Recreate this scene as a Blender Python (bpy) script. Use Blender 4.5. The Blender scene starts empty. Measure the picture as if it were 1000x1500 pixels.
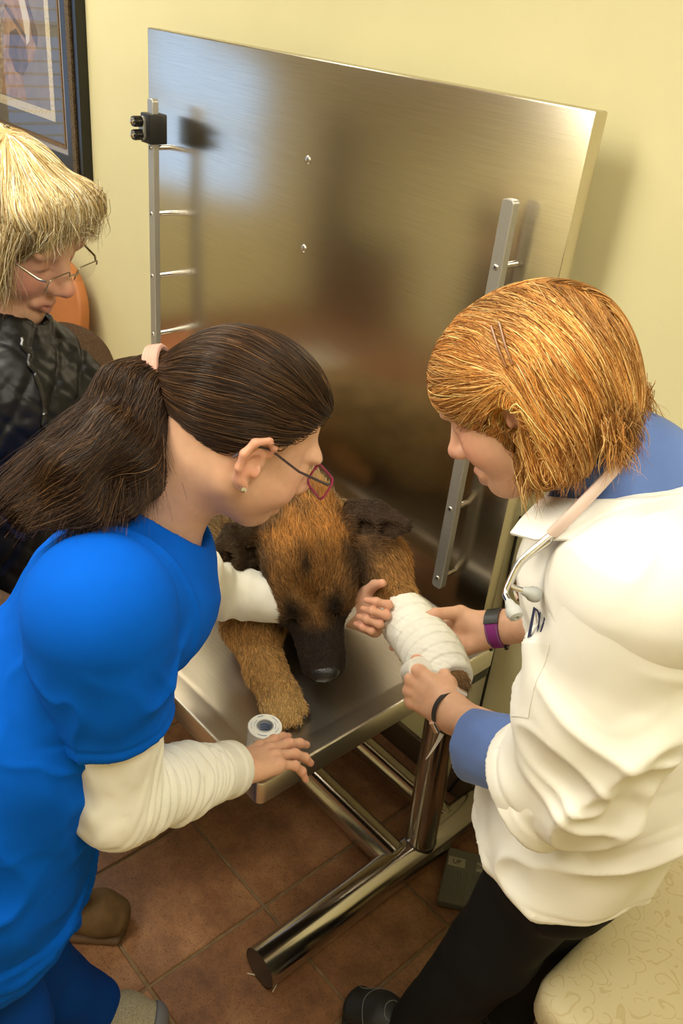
import bpy, bmesh, math, random
import numpy as np
from mathutils import Vector, Matrix

random.seed(7)
RNG = np.random.default_rng(11)
scene = bpy.context.scene
COL = scene.collection

# ------------------------------------------------------------------ camera
cam_data = bpy.data.cameras.new('camera')
cam = bpy.data.objects.new('camera', cam_data)
COL.objects.link(cam)
cam_data.sensor_fit = 'VERTICAL'
cam_data.sensor_height = 36.0
cam_data.lens = 1273.1 / 1500.0 * 36.0
cam_data.clip_start = 0.02
cam.matrix_world = Matrix(((0.662603, -0.437922, 0.607603, 1.577413), (0.742742, 0.279789, -0.608320, -0.539649), (0.096396, 0.854367, 0.510652, 1.852935), (0, 0, 0, 1)))
scene.camera = cam

# ------------------------------------------------------------------ world and light
world = bpy.data.worlds.new('world')
scene.world = world
world.use_nodes = True
_bg = world.node_tree.nodes['Background']
_bg.inputs['Color'].default_value = (0.42, 0.62, 1.0, 1)
_bg.inputs['Strength'].default_value = 1.3

def area_light(name, loc, rot, sx, sy, power, color):
    d = bpy.data.lights.new(name, 'AREA')
    d.shape = 'RECTANGLE'; d.size = sx; d.size_y = sy
    d.energy = power; d.color = color
    o = bpy.data.objects.new(name, d)
    o.location = loc; o.rotation_euler = rot
    COL.objects.link(o)
    return o

CEIL = 2.62
WARM = (1.0, 0.945, 0.80)
LAMPS = [(0.35, -0.55, 13), (1.75, -0.15, 8), (-1.35, -0.05, 12.5), (0.35, -2.0, 14)]
for lx, ly, lp in LAMPS:
    area_light('ceiling_lamp_light', (lx, ly, CEIL - 0.035), (0, 0, 0), 0.56, 1.10, lp, WARM)
# daylight that comes in through the window in the left wall
area_light('window_daylight', (-2.96, -0.27, 1.55), (0, math.radians(-90), 0), 1.15, 1.4, 1.1, (0.55, 0.78, 1.0))

scene.view_settings.view_transform = 'Standard'
scene.view_settings.look = 'None'
scene.view_settings.gamma = 1.0
scene.view_settings.use_curve_mapping = False
scene.view_settings.exposure = 0.28

# ------------------------------------------------------------------ helpers
def tag(o, label=None, cat=None, group=None, kind=None):
    if label: o['label'] = label
    if cat: o['category'] = cat
    if group: o['group'] = group
    if kind: o['kind'] = kind
    return o

def link(name, data, parent=None):
    o = bpy.data.objects.new(name, data)
    COL.objects.link(o)
    if parent is not None:
        o.parent = parent
    return o

def empty(name, loc=(0, 0, 0), rz=0.0):
    o = bpy.data.objects.new(name, None)
    o.empty_display_size = 0.1
    o.location = loc; o.rotation_euler = (0, 0, rz)
    COL.objects.link(o)
    bpy.context.view_layer.update()
    return o

def to_parent(o, parent):
    """parent o and keep it where it is in the world"""
    o.parent = parent
    o.matrix_parent_inverse = parent.matrix_world.inverted()
    return o

# ---- materials
MATS = {}
def _n(nt, t, **kw):
    n = nt.nodes.new(t)
    for k, v in kw.items():
        setattr(n, k, v)
    return n

def mat(name, color=(0.8, 0.8, 0.8), rough=0.5, metal=0.0, spec=0.5, noise=None, bump=None, attr=None, sss=None,
        sheen=None, coat=None, fine=None, trans=None, ior=None):
    """principled material; noise=(scale, colour2, low, high), bump=(scale, strength, distance), fine=(scale, amount)"""
    m = bpy.data.materials.new(name)
    m.use_nodes = True
    nt = m.node_tree
    b = nt.nodes['Principled BSDF']
    b.inputs['Base Color'].default_value = (*color, 1)
    b.inputs['Roughness'].default_value = rough
    b.inputs['Metallic'].default_value = metal
    b.inputs['Specular IOR Level'].default_value = spec
    tc = _n(nt, 'ShaderNodeTexCoord')
    src = None
    if attr:
        a = _n(nt, 'ShaderNodeVertexColor'); a.layer_name = attr
        src = a.outputs['Color']
    if noise:
        sc, c2, lo, hi = noise
        t = _n(nt, 'ShaderNodeTexNoise'); t.inputs['Scale'].default_value = sc; t.inputs['Detail'].default_value = 6
        nt.links.new(tc.outputs['Object'], t.inputs['Vector'])
        r = _n(nt, 'ShaderNodeMapRange'); r.inputs['From Min'].default_value = lo; r.inputs['From Max'].default_value = hi
        nt.links.new(t.outputs['Fac'], r.inputs['Value'])
        mx = _n(nt, 'ShaderNodeMix', data_type='RGBA')
        mx.inputs['A'].default_value = (*color, 1); mx.inputs['B'].default_value = (*c2, 1)
        if src is not None: nt.links.new(src, mx.inputs['A'])
        nt.links.new(r.outputs['Result'], mx.inputs['Factor'])
        src = mx.outputs['Result']
    if fine:
        sc, am = fine
        t = _n(nt, 'ShaderNodeTexNoise'); t.inputs['Scale'].default_value = sc; t.inputs['Detail'].default_value = 4
        nt.links.new(tc.outputs['Object'], t.inputs['Vector'])
        r = _n(nt, 'ShaderNodeMapRange')
        r.inputs['From Min'].default_value = 0.3; r.inputs['From Max'].default_value = 0.7
        r.inputs['To Min'].default_value = 1 - am; r.inputs['To Max'].default_value = 1 + am
        nt.links.new(t.outputs['Fac'], r.inputs['Value'])
        mx = _n(nt, 'ShaderNodeMix', data_type='RGBA', blend_type='MULTIPLY')
        mx.inputs['Factor'].default_value = 1
        mx.inputs['A'].default_value = (*color, 1)
        if src is not None: nt.links.new(src, mx.inputs['A'])
        nt.links.new(r.outputs['Result'], mx.inputs['B'])
        src = mx.outputs['Result']
    if src is not None:
        nt.links.new(src, b.inputs['Base Color'])
    if bump:
        sc, st, di = bump
        t = _n(nt, 'ShaderNodeTexNoise'); t.inputs['Scale'].default_value = sc; t.inputs['Detail'].default_value = 5
        nt.links.new(tc.outputs['Object'], t.inputs['Vector'])
        bp = _n(nt, 'ShaderNodeBump'); bp.inputs['Strength'].default_value = st; bp.inputs['Distance'].default_value = di
        nt.links.new(t.outputs['Fac'], bp.inputs['Height'])
        nt.links.new(bp.outputs['Normal'], b.inputs['Normal'])
    if sss:
        b.inputs['Subsurface Weight'].default_value = sss
        b.inputs['Subsurface Radius'].default_value = (0.012, 0.004, 0.002)
        b.inputs['Subsurface Scale'].default_value = 0.6
    if sheen:
        b.inputs['Sheen Weight'].default_value = sheen
        b.inputs['Sheen Roughness'].default_value = 0.4
    if coat:
        b.inputs['Coat Weight'].default_value = coat
        b.inputs['Coat Roughness'].default_value = 0.08
    if trans is not None:
        b.inputs['Transmission Weight'].default_value = trans
    if ior: b.inputs['IOR'].default_value = ior
    MATS[name] = m
    return m

# ---- plain mesh builders
class MB:
    """collects boxes, tubes, lathes and prisms; build() links them as one mesh object"""
    def __init__(s):
        s.v = []; s.f = []
    def add(s, V, F):
        o = len(s.v)
        s.v += [tuple(map(float, p)) for p in V]
        s.f += [tuple(i + o for i in f) for f in F]
        return s
    def box(s, lo, hi):
        (a, b, c), (d, e, f) = lo, hi
        return s.add([(a, b, c), (d, b, c), (d, e, c), (a, e, c), (a, b, f), (d, b, f), (d, e, f), (a, e, f)],
                     [(3, 2, 1, 0), (4, 5, 6, 7), (0, 1, 5, 4), (1, 2, 6, 5), (2, 3, 7, 6), (3, 0, 4, 7)])
    def tube(s, pts, rad, n=12, caps=True, flat=None, closed=False):
        pts = [Vector(p) for p in pts]
        N = len(pts)
        rr = rad if hasattr(rad, '__len__') else [rad] * N
        up = None; V = []
        for i, p in enumerate(pts):
            if closed:
                t = pts[(i + 1) % N] - pts[(i - 1) % N]
            else:
                t = pts[min(i + 1, N - 1)] - pts[max(i - 1, 0)]
            t.normalize()
            if flat is not None:
                u = Vector(flat); u = (u - t * u.dot(t)).normalized()
            elif up is None:
                u = t.orthogonal().normalized()
            else:
                u = (up - t * up.dot(t)).normalized()
            up = u
            w = t.cross(u)
            r = rr[i]
            ra, rb = (r if hasattr(r, '__len__') else (r, r))
            for k in range(n):
                a = 2 * math.pi * k / n
                V.append(p + u * (ra * math.cos(a)) + w * (rb * math.sin(a)))
        F = []
        for i in range(N if closed else N - 1):
            j = (i + 1) % N
            for k in range(n):
                k2 = (k + 1) % n
                F.append((i * n + k, i * n + k2, j * n + k2, j * n + k))
        if caps and not closed:
            F.append(tuple(reversed(range(n))))
            F.append(tuple((N - 1) * n + k for k in range(n)))
        return s.add(V, F)
    def lathe(s, prof, n=24, origin=(0, 0, 0), axis=(0, 0, 1)):
        q = Vector((0, 0, 1)).rotation_difference(Vector(axis).normalized())
        o = Vector(origin); V = []; F = []
        for (r, z) in prof:
            for k in range(n):
                a = 2 * math.pi * k / n
                V.append(o + q @ Vector((r * math.cos(a), r * math.sin(a), z)))
        for i in range(len(prof) - 1):
            for k in range(n):
                k2 = (k + 1) % n
                F.append((i * n + k, i * n + k2, (i + 1) * n + k2, (i + 1) * n + k))
        if prof[0][0] > 1e-6: F.append(tuple(reversed(range(n))))
        if prof[-1][0] > 1e-6: F.append(tuple((len(prof) - 1) * n + k for k in range(n)))
        return s.add(V, F)
    def prism(s, poly, d0, d1, axes):
        """poly of (a, b); axes = three vectors for a, b and the depth direction"""
        A, B, D = map(Vector, axes)
        n = len(poly)
        V = [A * a + B * b + D * d0 for a, b in poly] + [A * a + B * b + D * d1 for a, b in poly]
        F = [tuple(reversed(range(n))), tuple(range(n, 2 * n))]
        F += [(i, (i + 1) % n, n + (i + 1) % n, n + i) for i in range(n)]
        return s.add(V, F)
    def build(s, name, m, parent=None, bevel=None, smooth=True, xf=None):
        me = bpy.data.meshes.new(name)
        me.from_pydata(s.v, [], s.f)
        bm = bmesh.new(); bm.from_mesh(me)
        bmesh.ops.remove_doubles(bm, verts=bm.verts, dist=1e-6)
        bmesh.ops.recalc_face_normals(bm, faces=bm.faces)
        if bevel:
            w, seg = bevel
            es = [e for e in bm.edges if len(e.link_faces) == 2 and e.calc_face_angle(0) > 0.6]
            bmesh.ops.bevel(bm, geom=es, offset=w, segments=seg, profile=0.5, affect='EDGES')
        bm.to_mesh(me); bm.free()
        if xf is not None: me.transform(xf)
        if smooth:
            me.polygons.foreach_set('use_smooth', [True] * len(me.polygons))
            try: me.set_sharp_from_angle(angle=math.radians(40))
            except Exception: pass
        me.materials.append(MATS[m] if isinstance(m, str) else m)
        o = link(name, me)
        if parent is not None: to_parent(o, parent)
        return o

def rrect(w, h, r, n=6):
    """rounded rectangle polygon centred on the origin"""
    P = []
    for cx, cy, a0 in ((w / 2 - r, h / 2 - r, 0), (-w / 2 + r, h / 2 - r, 90), (-w / 2 + r, -h / 2 + r, 180), (w / 2 - r, -h / 2 + r, 270)):
        for k in range(n + 1):
            a = math.radians(a0 + 90 * k / n)
            P.append((cx + r * math.cos(a), cy + r * math.sin(a)))
    return P

def text(name, body, size, m, loc, rot, parent, ext=0.0004, align='CENTER'):
    c = bpy.data.curves.new(name, 'FONT')
    c.body = body; c.size = size; c.extrude = ext; c.align_x = align; c.align_y = 'CENTER'
    o = bpy.data.objects.new(name, c)
    COL.objects.link(o)
    o.matrix_world = Matrix.Translation(loc) @ rot
    bpy.context.view_layer.update()
    me = bpy.data.meshes.new_from_object(o)
    mw = o.matrix_world.copy()
    bpy.data.objects.remove(o)
    me.transform(mw)
    me.materials.clear(); me.materials.append(MATS[m])
    t = link(name, me)
    if parent is not None: to_parent(t, parent)
    return t

def basis(x, y):
    """rotation matrix whose local x and y axes point along x and (roughly) y"""
    X = Vector(x).normalized(); Z = X.cross(Vector(y)).normalized(); Y = Z.cross(X)
    return Matrix((X, Y, Z)).transposed().to_4x4()

# ------------------------------------------------------------------ materials
mat('wall_paint', (0.715, 0.662, 0.39), 0.75, bump=(220, 0.12, 0.002), fine=(3, 0.03))
mat('ceiling_paint', (0.82, 0.80, 0.74), 0.9, bump=(90, 0.2, 0.003))
mat('grout', (0.20, 0.13, 0.065), 0.9, bump=(150, 0.4, 0.002), fine=(40, 0.2))
mat('white_trim', (0.78, 0.75, 0.66), 0.4)
mat('dark_base', (0.10, 0.065, 0.035), 0.5)

def tile_material():
    m = bpy.data.materials.new('floor_tile'); m.use_nodes = True
    nt = m.node_tree; b = nt.nodes['Principled BSDF']
    oi = _n(nt, 'ShaderNodeObjectInfo'); tc = _n(nt, 'ShaderNodeTexCoord')
    add = _n(nt, 'ShaderNodeVectorMath', operation='ADD')
    sc = _n(nt, 'ShaderNodeVectorMath', operation='SCALE'); sc.inputs['Scale'].default_value = 1.0
    cmb = _n(nt, 'ShaderNodeCombineXYZ')
    m20 = _n(nt, 'ShaderNodeMath', operation='MULTIPLY'); m20.inputs[1].default_value = 37.0
    nt.links.new(oi.outputs['Random'], m20.inputs[0])
    for k in range(3): nt.links.new(m20.outputs[0], cmb.inputs[k])
    nt.links.new(tc.outputs['Object'], add.inputs[0]); nt.links.new(cmb.outputs[0], add.inputs[1])
    cloud = _n(nt, 'ShaderNodeTexNoise'); cloud.inputs['Scale'].default_value = 7; cloud.inputs['Detail'].default_value = 8
    cloud.inputs['Roughness'].default_value = 0.7
    speck = _n(nt, 'ShaderNodeTexNoise'); speck.inputs['Scale'].default_value = 300; speck.inputs['Detail'].default_value = 3
    for t in (cloud, speck): nt.links.new(add.outputs[0], t.inputs['Vector'])
    r1 = _n(nt, 'ShaderNodeValToRGB')
    e = r1.color_ramp.elements
    e[0].position = 0.30; e[0].color = (0.125, 0.052, 0.021, 1)
    e[1].position = 0.72; e[1].color = (0.37, 0.185, 0.082, 1)
    k = r1.color_ramp.elements.new(0.5); k.color = (0.235, 0.106, 0.044, 1)
    nt.links.new(cloud.outputs['Fac'], r1.inputs['Fac'])
    r2 = _n(nt, 'ShaderNodeMapRange'); r2.inputs['From Min'].default_value = 0.56; r2.inputs['From Max'].default_value = 0.66
    nt.links.new(speck.outputs['Fac'], r2.inputs['Value'])
    ml = _n(nt, 'ShaderNodeMath', operation='MULTIPLY'); ml.inputs[1].default_value = 0.62
    nt.links.new(r2.outputs['Result'], ml.inputs[0])
    mx = _n(nt, 'ShaderNodeMix', data_type='RGBA'); mx.inputs['B'].default_value = (0.06, 0.022, 0.010, 1)
    nt.links.new(ml.outputs[0], mx.inputs['Factor']); nt.links.new(r1.outputs['Color'], mx.inputs['A'])
    nt.links.new(mx.outputs['Result'], b.inputs['Base Color'])
    b.inputs['Roughness'].default_value = 0.48
    bp = _n(nt, 'ShaderNodeBump'); bp.inputs['Strength'].default_value = 0.25; bp.inputs['Distance'].default_value = 0.002
    nt.links.new(cloud.outputs['Fac'], bp.inputs['Height']); nt.links.new(bp.outputs['Normal'], b.inputs['Normal'])
    MATS['floor_tile'] = m
tile_material()

def steel_material(name, color, rough, axis, aniso=0.0, scr=1.0):
    """brushed stainless steel: grain streaks run along the given axis"""
    m = bpy.data.materials.new(name); m.use_nodes = True
    nt = m.node_tree; b = nt.nodes['Principled BSDF']
    b.inputs['Metallic'].default_value = 1.0
    tc = _n(nt, 'ShaderNodeTexCoord'); mp = _n(nt, 'ShaderNodeMapping')
    s = [420.0, 420.0, 420.0]; s[axis] = 7.0
    mp.inputs['Scale'].default_value = s
    nt.links.new(tc.outputs['Object'], mp.inputs['Vector'])
    g = _n(nt, 'ShaderNodeTexNoise'); g.inputs['Scale'].default_value = 1.0; g.inputs['Detail'].default_value = 3
    nt.links.new(mp.outputs[0], g.inputs['Vector'])
    smear = _n(nt, 'ShaderNodeTexNoise'); smear.inputs['Scale'].default_value = 6; smear.inputs['Detail'].default_value = 6
    nt.links.new(tc.outputs['Object'], smear.inputs['Vector'])
    rr = _n(nt, 'ShaderNodeMapRange'); rr.inputs['From Min'].default_value = 0.3; rr.inputs['From Max'].default_value = 0.7
    rr.inputs['To Min'].default_value = rough * 0.95; rr.inputs['To Max'].default_value = rough * 1.05
    b.inputs['Roughness'].default_value = rough
    cr = _n(nt, 'ShaderNodeMapRange'); cr.inputs['From Min'].default_value = 0.3; cr.inputs['From Max'].default_value = 0.7
    cr.inputs['To Min'].default_value = 0.93; cr.inputs['To Max'].default_value = 1.05
    nt.links.new(g.outputs['Fac'], cr.inputs['Value'])
    mx = _n(nt, 'ShaderNodeMix', data_type='RGBA', blend_type='MULTIPLY'); mx.inputs['Factor'].default_value = 1
    mx.inputs['A'].default_value = (*color, 1)
    nt.links.new(cr.outputs['Result'], mx.inputs['B']); nt.links.new(mx.outputs['Result'], b.inputs['Base Color'])
    bp = _n(nt, 'ShaderNodeBump'); bp.inputs['Strength'].default_value = 0.03 * scr; bp.inputs['Distance'].default_value = 0.001
    nt.links.new(g.outputs['Fac'], bp.inputs['Height']); nt.links.new(bp.outputs['Normal'], b.inputs['Normal'])
    MATS[name] = m
steel_material('panel_steel', (0.63, 0.57, 0.47), 0.22, 0)
steel_material('table_steel', (0.70, 0.665, 0.60), 0.33, 0)
steel_material('tube_steel', (0.56, 0.52, 0.47), 0.17, 1)
mat('tube_end', (0.12, 0.10, 0.085), 0.35, 0.8)
mat('rail_metal', (0.50, 0.495, 0.47), 0.42, 0.75, fine=(400, 0.06))
mat('chrome', (0.75, 0.74, 0.72), 0.14, 1.0)
mat('screw_metal', (0.62, 0.60, 0.55), 0.28, 1.0)
mat('black_plastic', (0.012, 0.012, 0.013), 0.42, bump=(300, 0.1, 0.001))
mat('black_gloss', (0.010, 0.009, 0.009), 0.22)
mat('rubber', (0.014, 0.013, 0.012), 0.7)

# ------------------------------------------------------------------ the room
RX0, RX1, RY0, RY1 = -3.0, 2.75, -2.75, 0.93
T = 0.31
floor = MB().box((RX0, RY0, -0.06), (RX1, RY1, -0.0045)).build('floor', 'grout', smooth=False)
tag(floor, kind='structure')
tmesh = None
for ix in range(math.floor(RX0 / T), math.ceil(RX1 / T)):
    for iy in range(math.floor(RY0 / T), math.ceil(RY1 / T)):
        x0, x1 = max(RX0, ix * T), min(RX1, (ix + 1) * T)
        y0, y1 = max(RY0, iy * T), min(RY1, (iy + 1) * T)
        if x1 - x0 < 0.03 or y1 - y0 < 0.03: continue
        full = (x1 - x0 > T - 1e-4 and y1 - y0 > T - 1e-4)
        cx, cy = (x0 + x1) / 2, (y0 + y1) / 2
        if full and tmesh is not None:
            o = link('tile', tmesh)
        else:
            hx, hy, g = (x1 - x0) / 2 - 0.0036, (y1 - y0) / 2 - 0.0036, 0.0025
            o = MB().add([(-hx, -hy, -0.008), (hx, -hy, -0.008), (hx, hy, -0.008), (-hx, hy, -0.008),
                          (-hx, -hy, -g), (hx, -hy, -g), (hx, hy, -g), (-hx, hy, -g),
                          (-hx + g, -hy + g, 0), (hx - g, -hy + g, 0), (hx - g, hy - g, 0), (-hx + g, hy - g, 0)],
                         [(0, 1, 5, 4), (1, 2, 6, 5), (2, 3, 7, 6), (3, 0, 4, 7), (4, 5, 9, 8), (5, 6, 10, 9), (6, 7, 11, 10), (7, 4, 8, 11), (8, 9, 10, 11)]
                         ).build('tile', 'floor_tile', smooth=False)
            if full: tmesh = o.data
        o.location = (cx, cy, 0)
        o.parent = floor

wall_back = MB().box((RX0 - 0.1, RY1, -0.06), (RX1 + 0.1, RY1 + 0.12, CEIL)).build('wall_back', 'wall_paint', smooth=False)
tag(wall_back, kind='structure')
tag(MB().box((RX1, RY0, -0.06), (RX1 + 0.1, RY1, CEIL)).build('wall_right', 'wall_paint', smooth=False), kind='structure')
tag(MB().box((RX0 - 0.1, RY0 - 0.12, -0.06), (RX1 + 0.1, RY0, CEIL)).build('wall_front', 'wall_paint', smooth=False), kind='structure')
tag(MB().box((RX0 - 0.1, RY0 - 0.12, CEIL), (RX1 + 0.1, RY1 + 0.12, CEIL + 0.1)).build('ceiling', 'ceiling_paint', smooth=False), kind='structure')
# left wall with the window opening
WY0, WY1, WZ0, WZ1 = -1.02, 0.45, 0.95, 2.15
wl = MB()
wl.box((RX0 - 0.1, RY0, -0.06), (RX0, WY0, CEIL)).box((RX0 - 0.1, WY1, -0.06), (RX0, RY1, CEIL))
wl.box((RX0 - 0.1, WY0, -0.06), (RX0, WY1, WZ0)).box((RX0 - 0.1, WY0, WZ1), (RX0, WY1, CEIL))
tag(wl.build('wall_left', 'wall_paint', smooth=False), kind='structure')
win = empty('window_1', (RX0, (WY0 + WY1) / 2, WZ0))
tag(win, kind='structure')
fr = MB()
for y in (WY0, (WY0 + WY1) / 2 - 0.025, WY1 - 0.05): fr.box((RX0 - 0.08, y, WZ0), (RX0 - 0.02, y + 0.05, WZ1))
for z in (WZ0, (WZ0 + WZ1) / 2 - 0.02, WZ1 - 0.05): fr.box((RX0 - 0.08, WY0, z), (RX0 - 0.02, WY1, z + 0.05))
fr.build('window_frame', 'white_trim', win, smooth=False)
mat('window_glass', (1, 1, 1), 0.0, trans=1.0, ior=1.0)
MB().box((RX0 - 0.062, WY0 + 0.02, WZ0 + 0.02), (RX0 - 0.058, WY1 - 0.02, WZ1 - 0.02)).build('pane', 'window_glass', win, smooth=False)
slat_me = None
for k in range(20):
    z = WZ0 + 0.07 + k * 0.057
    if slat_me is None:
        so = MB().box((-0.012, WY0 + 0.03, -0.0008), (0.012, WY1 - 0.03, 0.0008)).build('blind_slat', 'white_trim', smooth=False)
        slat_me = so.data
    else:
        so = link('blind_slat', slat_me)
    so.location = (RX0 - 0.004, 0, z); so.rotation_euler = (0, math.radians(18), 0)
    bpy.context.view_layer.update()
    to_parent(so, win)
# wooden door and a low cabinet in the far corner of the room
mat('door_wood', (0.13, 0.045, 0.018), 0.4, noise=(18, (0.075, 0.026, 0.011), 0.4, 0.65))
d1 = empty('door_1', (RX0, -2.33, 0)); tag(d1, kind='structure')
MB().box((RX0, -2.68, 0.005), (RX0 + 0.035, -1.98, 2.06)).build('door_leaf', 'door_wood', d1, bevel=(0.003, 1), smooth=False)
dfm = MB(); dfm.box((RX0, -2.745, 0), (RX0 + 0.02, -2.685, 2.12)); dfm.box((RX0, -1.975, 0), (RX0 + 0.02, -1.915, 2.12)); dfm.box((RX0, -2.685, 2.065), (RX0 + 0.02, -1.975, 2.12))
dfm.build('door_frame', 'white_trim', d1, smooth=False)
MB().tube([(RX0 + 0.035, -2.06, 1.0), (RX0 + 0.085, -2.06, 1.0), (RX0 + 0.085, -2.17, 1.0)], 0.009, 10).build('door_handle', 'screw_metal', d1)
cab = empty('low_cabinet', (-2.35, -2.52, 0)); tag(cab, 'dark brown low wooden cabinet in the far corner by the door', 'cabinet')
MB().box((-2.90, -2.745, 0), (-1.85, -2.33, 0.86)).build('carcass', 'door_wood', cab, bevel=(0.004, 1), smooth=False)
MB().box((-2.92, -2.748, 0.862), (-1.83, -2.30, 0.90)).build('worktop', 'dark_base', cab, bevel=(0.004, 2), smooth=False)
for cx in (-2.64, -2.11):
    dd = MB().box((cx - 0.255, -2.329, 0.08), (cx + 0.255, -2.312, 0.84)).build('door', 'door_wood', cab, bevel=(0.004, 2), smooth=False)
    MB().tube([(cx + 0.20, -2.30, 0.60), (cx + 0.20, -2.30, 0.72)], 0.006, 8).build('handle', 'screw_metal', dd)
tag(MB().box((RX0, RY1 - 0.012, 0), (RX1, RY1, 0.09)).build('baseboard_back', 'dark_base', bevel=(0.003, 2), smooth=False), kind='structure')

# ceiling light fixtures
mat('lamp_frame', (0.85, 0.85, 0.83), 0.5)
md = mat('lamp_diffuser', (0.9, 0.9, 0.9), 0.6)
md.node_tree.nodes['Principled BSDF'].inputs['Emission Color'].default_value = (*WARM, 1)
md.node_tree.nodes['Principled BSDF'].inputs['Emission Strength'].default_value = 6.0
where = ['over the exam table', 'over the cream bench', 'beside the window', 'by the front wall']
for (lx, ly, lp), w in zip(LAMPS, where):
    t = empty('ceiling_light', (lx, ly, CEIL))
    tag(t, 'recessed rectangular ceiling light ' + w, 'light', 'ceiling lights')
    f = MB()
    f.box((lx - 0.32, ly - 0.59, CEIL - 0.02), (lx - 0.285, ly + 0.59, CEIL)); f.box((lx + 0.285, ly - 0.59, CEIL - 0.02), (lx + 0.32, ly + 0.59, CEIL))
    f.box((lx - 0.285, ly - 0.59, CEIL - 0.02), (lx + 0.285, ly - 0.555, CEIL)); f.box((lx - 0.285, ly + 0.555, CEIL - 0.02), (lx + 0.285, ly + 0.59, CEIL))
    f.build('frame', 'lamp_frame', t, smooth=False)
    MB().box((lx - 0.285, ly - 0.555, CEIL - 0.014), (lx + 0.285, ly + 0.555, CEIL - 0.006)).build('diffuser', 'lamp_diffuser', t, smooth=False)

# ------------------------------------------------------------------ steel panel on the wall
PY = 0.80
panel = empty('wall_panel', (0.026, 0.82, 0.64))
tag(panel, 'large upright brushed steel panel behind the exam table with two side rails', 'panel')
MB().box((-0.662, PY, 0.64), (0.715, PY + 0.036, 1.729)).build('sheet', 'panel_steel', panel, bevel=(0.004, 2))
MB().box((-0.40, PY + 0.036, 0.75), (-0.34, RY1, 1.6)).box((0.36, PY + 0.036, 0.75), (0.42, RY1, 1.6)).build('wall_bracket', 'rail_metal', panel, smooth=False)
def dome_screw(x, y, z, r, parent, name='screw', slot=True):
    o = MB().lathe([(0, 0.0035), (r * 0.55, 0.0031), (r * 0.9, 0.0016), (r, 0), (r, -0.004)][::-1], 16, (x, y, z), (0, -1, 0)).build(name, 'screw_metal', parent)
    if slot:
        for a in (0.5, 0.5 + math.pi / 2):
            c, s = math.cos(a) * r * 0.6, math.sin(a) * r * 0.6
            MB().tube([(x - c, y - 0.0032, z - s), (x + c, y - 0.0032, z + s)], 0.0009, 6).build('recess', 'black_plastic', o)
    return o
dome_screw(0.011, PY, 1.528, 0.0095, panel, slot=False)
dome_screw(0.019, PY, 1.335, 0.0095, panel, slot=False)
def rail(x, lab):
    t = MB()
    w, z0, z1 = 0.0135, 0.745, 1.575
    t.prism(rrect(2 * w, z1 - z0, 0.008, 4), 0.742, 0.760, ((1, 0, 0), (0, 0, 1), (0, 1, 0)))
    o = t.build('rail', 'rail_metal', panel, bevel=(0.0015, 1), xf=Matrix.Translation((x, 0, (z0 + z1) / 2)))
    o['label'] = lab
    for z in (1.457, 1.288, 1.118, 0.948, 0.770):
        MB().tube([(x, 0.760, z), (x, PY, z)], 0.0065, 12).build('standoff_post', 'chrome', o)
        dome_screw(x, 0.7425, z, 0.0065, o)
    return o
rl = rail(-0.557, 'narrow grey rail carrying a black clamp'); rail(0.617, 'narrow grey rail without a clamp')
# black clamp with two knobs on the first rail
cl = MB().box((-0.582, 0.728, 1.468), (-0.532, 0.778, 1.540)).build('clamp_block', 'black_plastic', panel, bevel=(0.003, 2))
MB().prism(rrect(0.026, 0.058, 0.012, 5), 0.720, 0.728, ((1, 0, 0), (0, 0, 1), (0, 1, 0))).build('knob_plate', 'rail_metal', cl, bevel=(0.001, 1), xf=Matrix.Translation((-0.566, 0, 1.504)))
for z in (1.520, 1.488):
    MB().lathe([(0.0135, 0), (0.0135, 0.020), (0.012, 0.024), (0, 0.024)], 20, (-0.566, 0.720, z), (0, -1, 0)).build('knob', 'black_gloss', cl)
    MB().lathe([(0.0085, 0), (0.0085, 0.003), (0.004, 0.006), (0, 0.006)], 16, (-0.566, 0.696, z), (0, -1, 0)).build('bolt_cap', 'chrome', cl)
# cord hanging on the wall behind the panel
tag(MB().tube([(0.676, 0.922, 0.90), (0.678, 0.922, 0.78), (0.687, 0.922, 0.64), (0.690, 0.922, 0.3), (0.685, 0.920, 0.10), (0.66, 0.912, 0.012)], 0.0035, 8).build('power_cord', 'black_plastic'),
    'thin black cord running down the wall beside the steel panel', 'cord')

# ------------------------------------------------------------------ exam table
TZ = 0.72
TX0, TX1, TY0, TY1 = -0.62, 0.815, 0.106, 0.725
table = empty('exam_table', (0.1, 0.42, 0))
tag(table, 'stainless steel examination table with raised rim on round tube legs', 'table')
def dished_top():
    """tray top: outer lip, a slope down to the flat working surface and a turned-down apron"""
    rings = []
    def ring(inset, z, r):
        w, h = TX1 - TX0 - 2 * inset, TY1 - TY0 - 2 * inset
        return [((TX0 + TX1) / 2 + a, (TY0 + TY1) / 2 + b, z) for a, b in rrect(w, h, r, 5)]
    spec = [(0.0, TZ - 0.048, 0.014), (0.0, TZ - 0.004, 0.014), (0.0015, TZ - 0.001, 0.013), (0.004, TZ, 0.012), (0.007, TZ - 0.0005, 0.012),
            (0.044, TZ - 0.0085, 0.012), (0.049, TZ - 0.0095, 0.012)]
    V = []; F = []
    for s_ in spec: rings.append(len(V)); V += ring(*s_)
    n = len(V) // len(spec)
    for i in range(len(spec) - 1):
        for k in range(n):
            k2 = (k + 1) % n
            F.append((rings[i] + k, rings[i] + k2, rings[i + 1] + k2, rings[i + 1] + k))
    F.append(tuple(rings[-1] + k for k in range(n)))
    b0 = len(V); V += ring(0.003, TZ - 0.048, 0.012)
    for k in range(n):
        k2 = (k + 1) % n
        F.append((rings[0] + k2, rings[0] + k, b0 + k, b0 + k2))
    b1 = len(V); V += ring(0.003, TZ - 0.016, 0.012)
    for k in range(n):
        k2 = (k + 1) % n
        F.append((b0 + k2, b0 + k, b1 + k, b1 + k2))
    F.append(tuple(b1 + k for k in reversed(range(n))))
    return V, F
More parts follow.
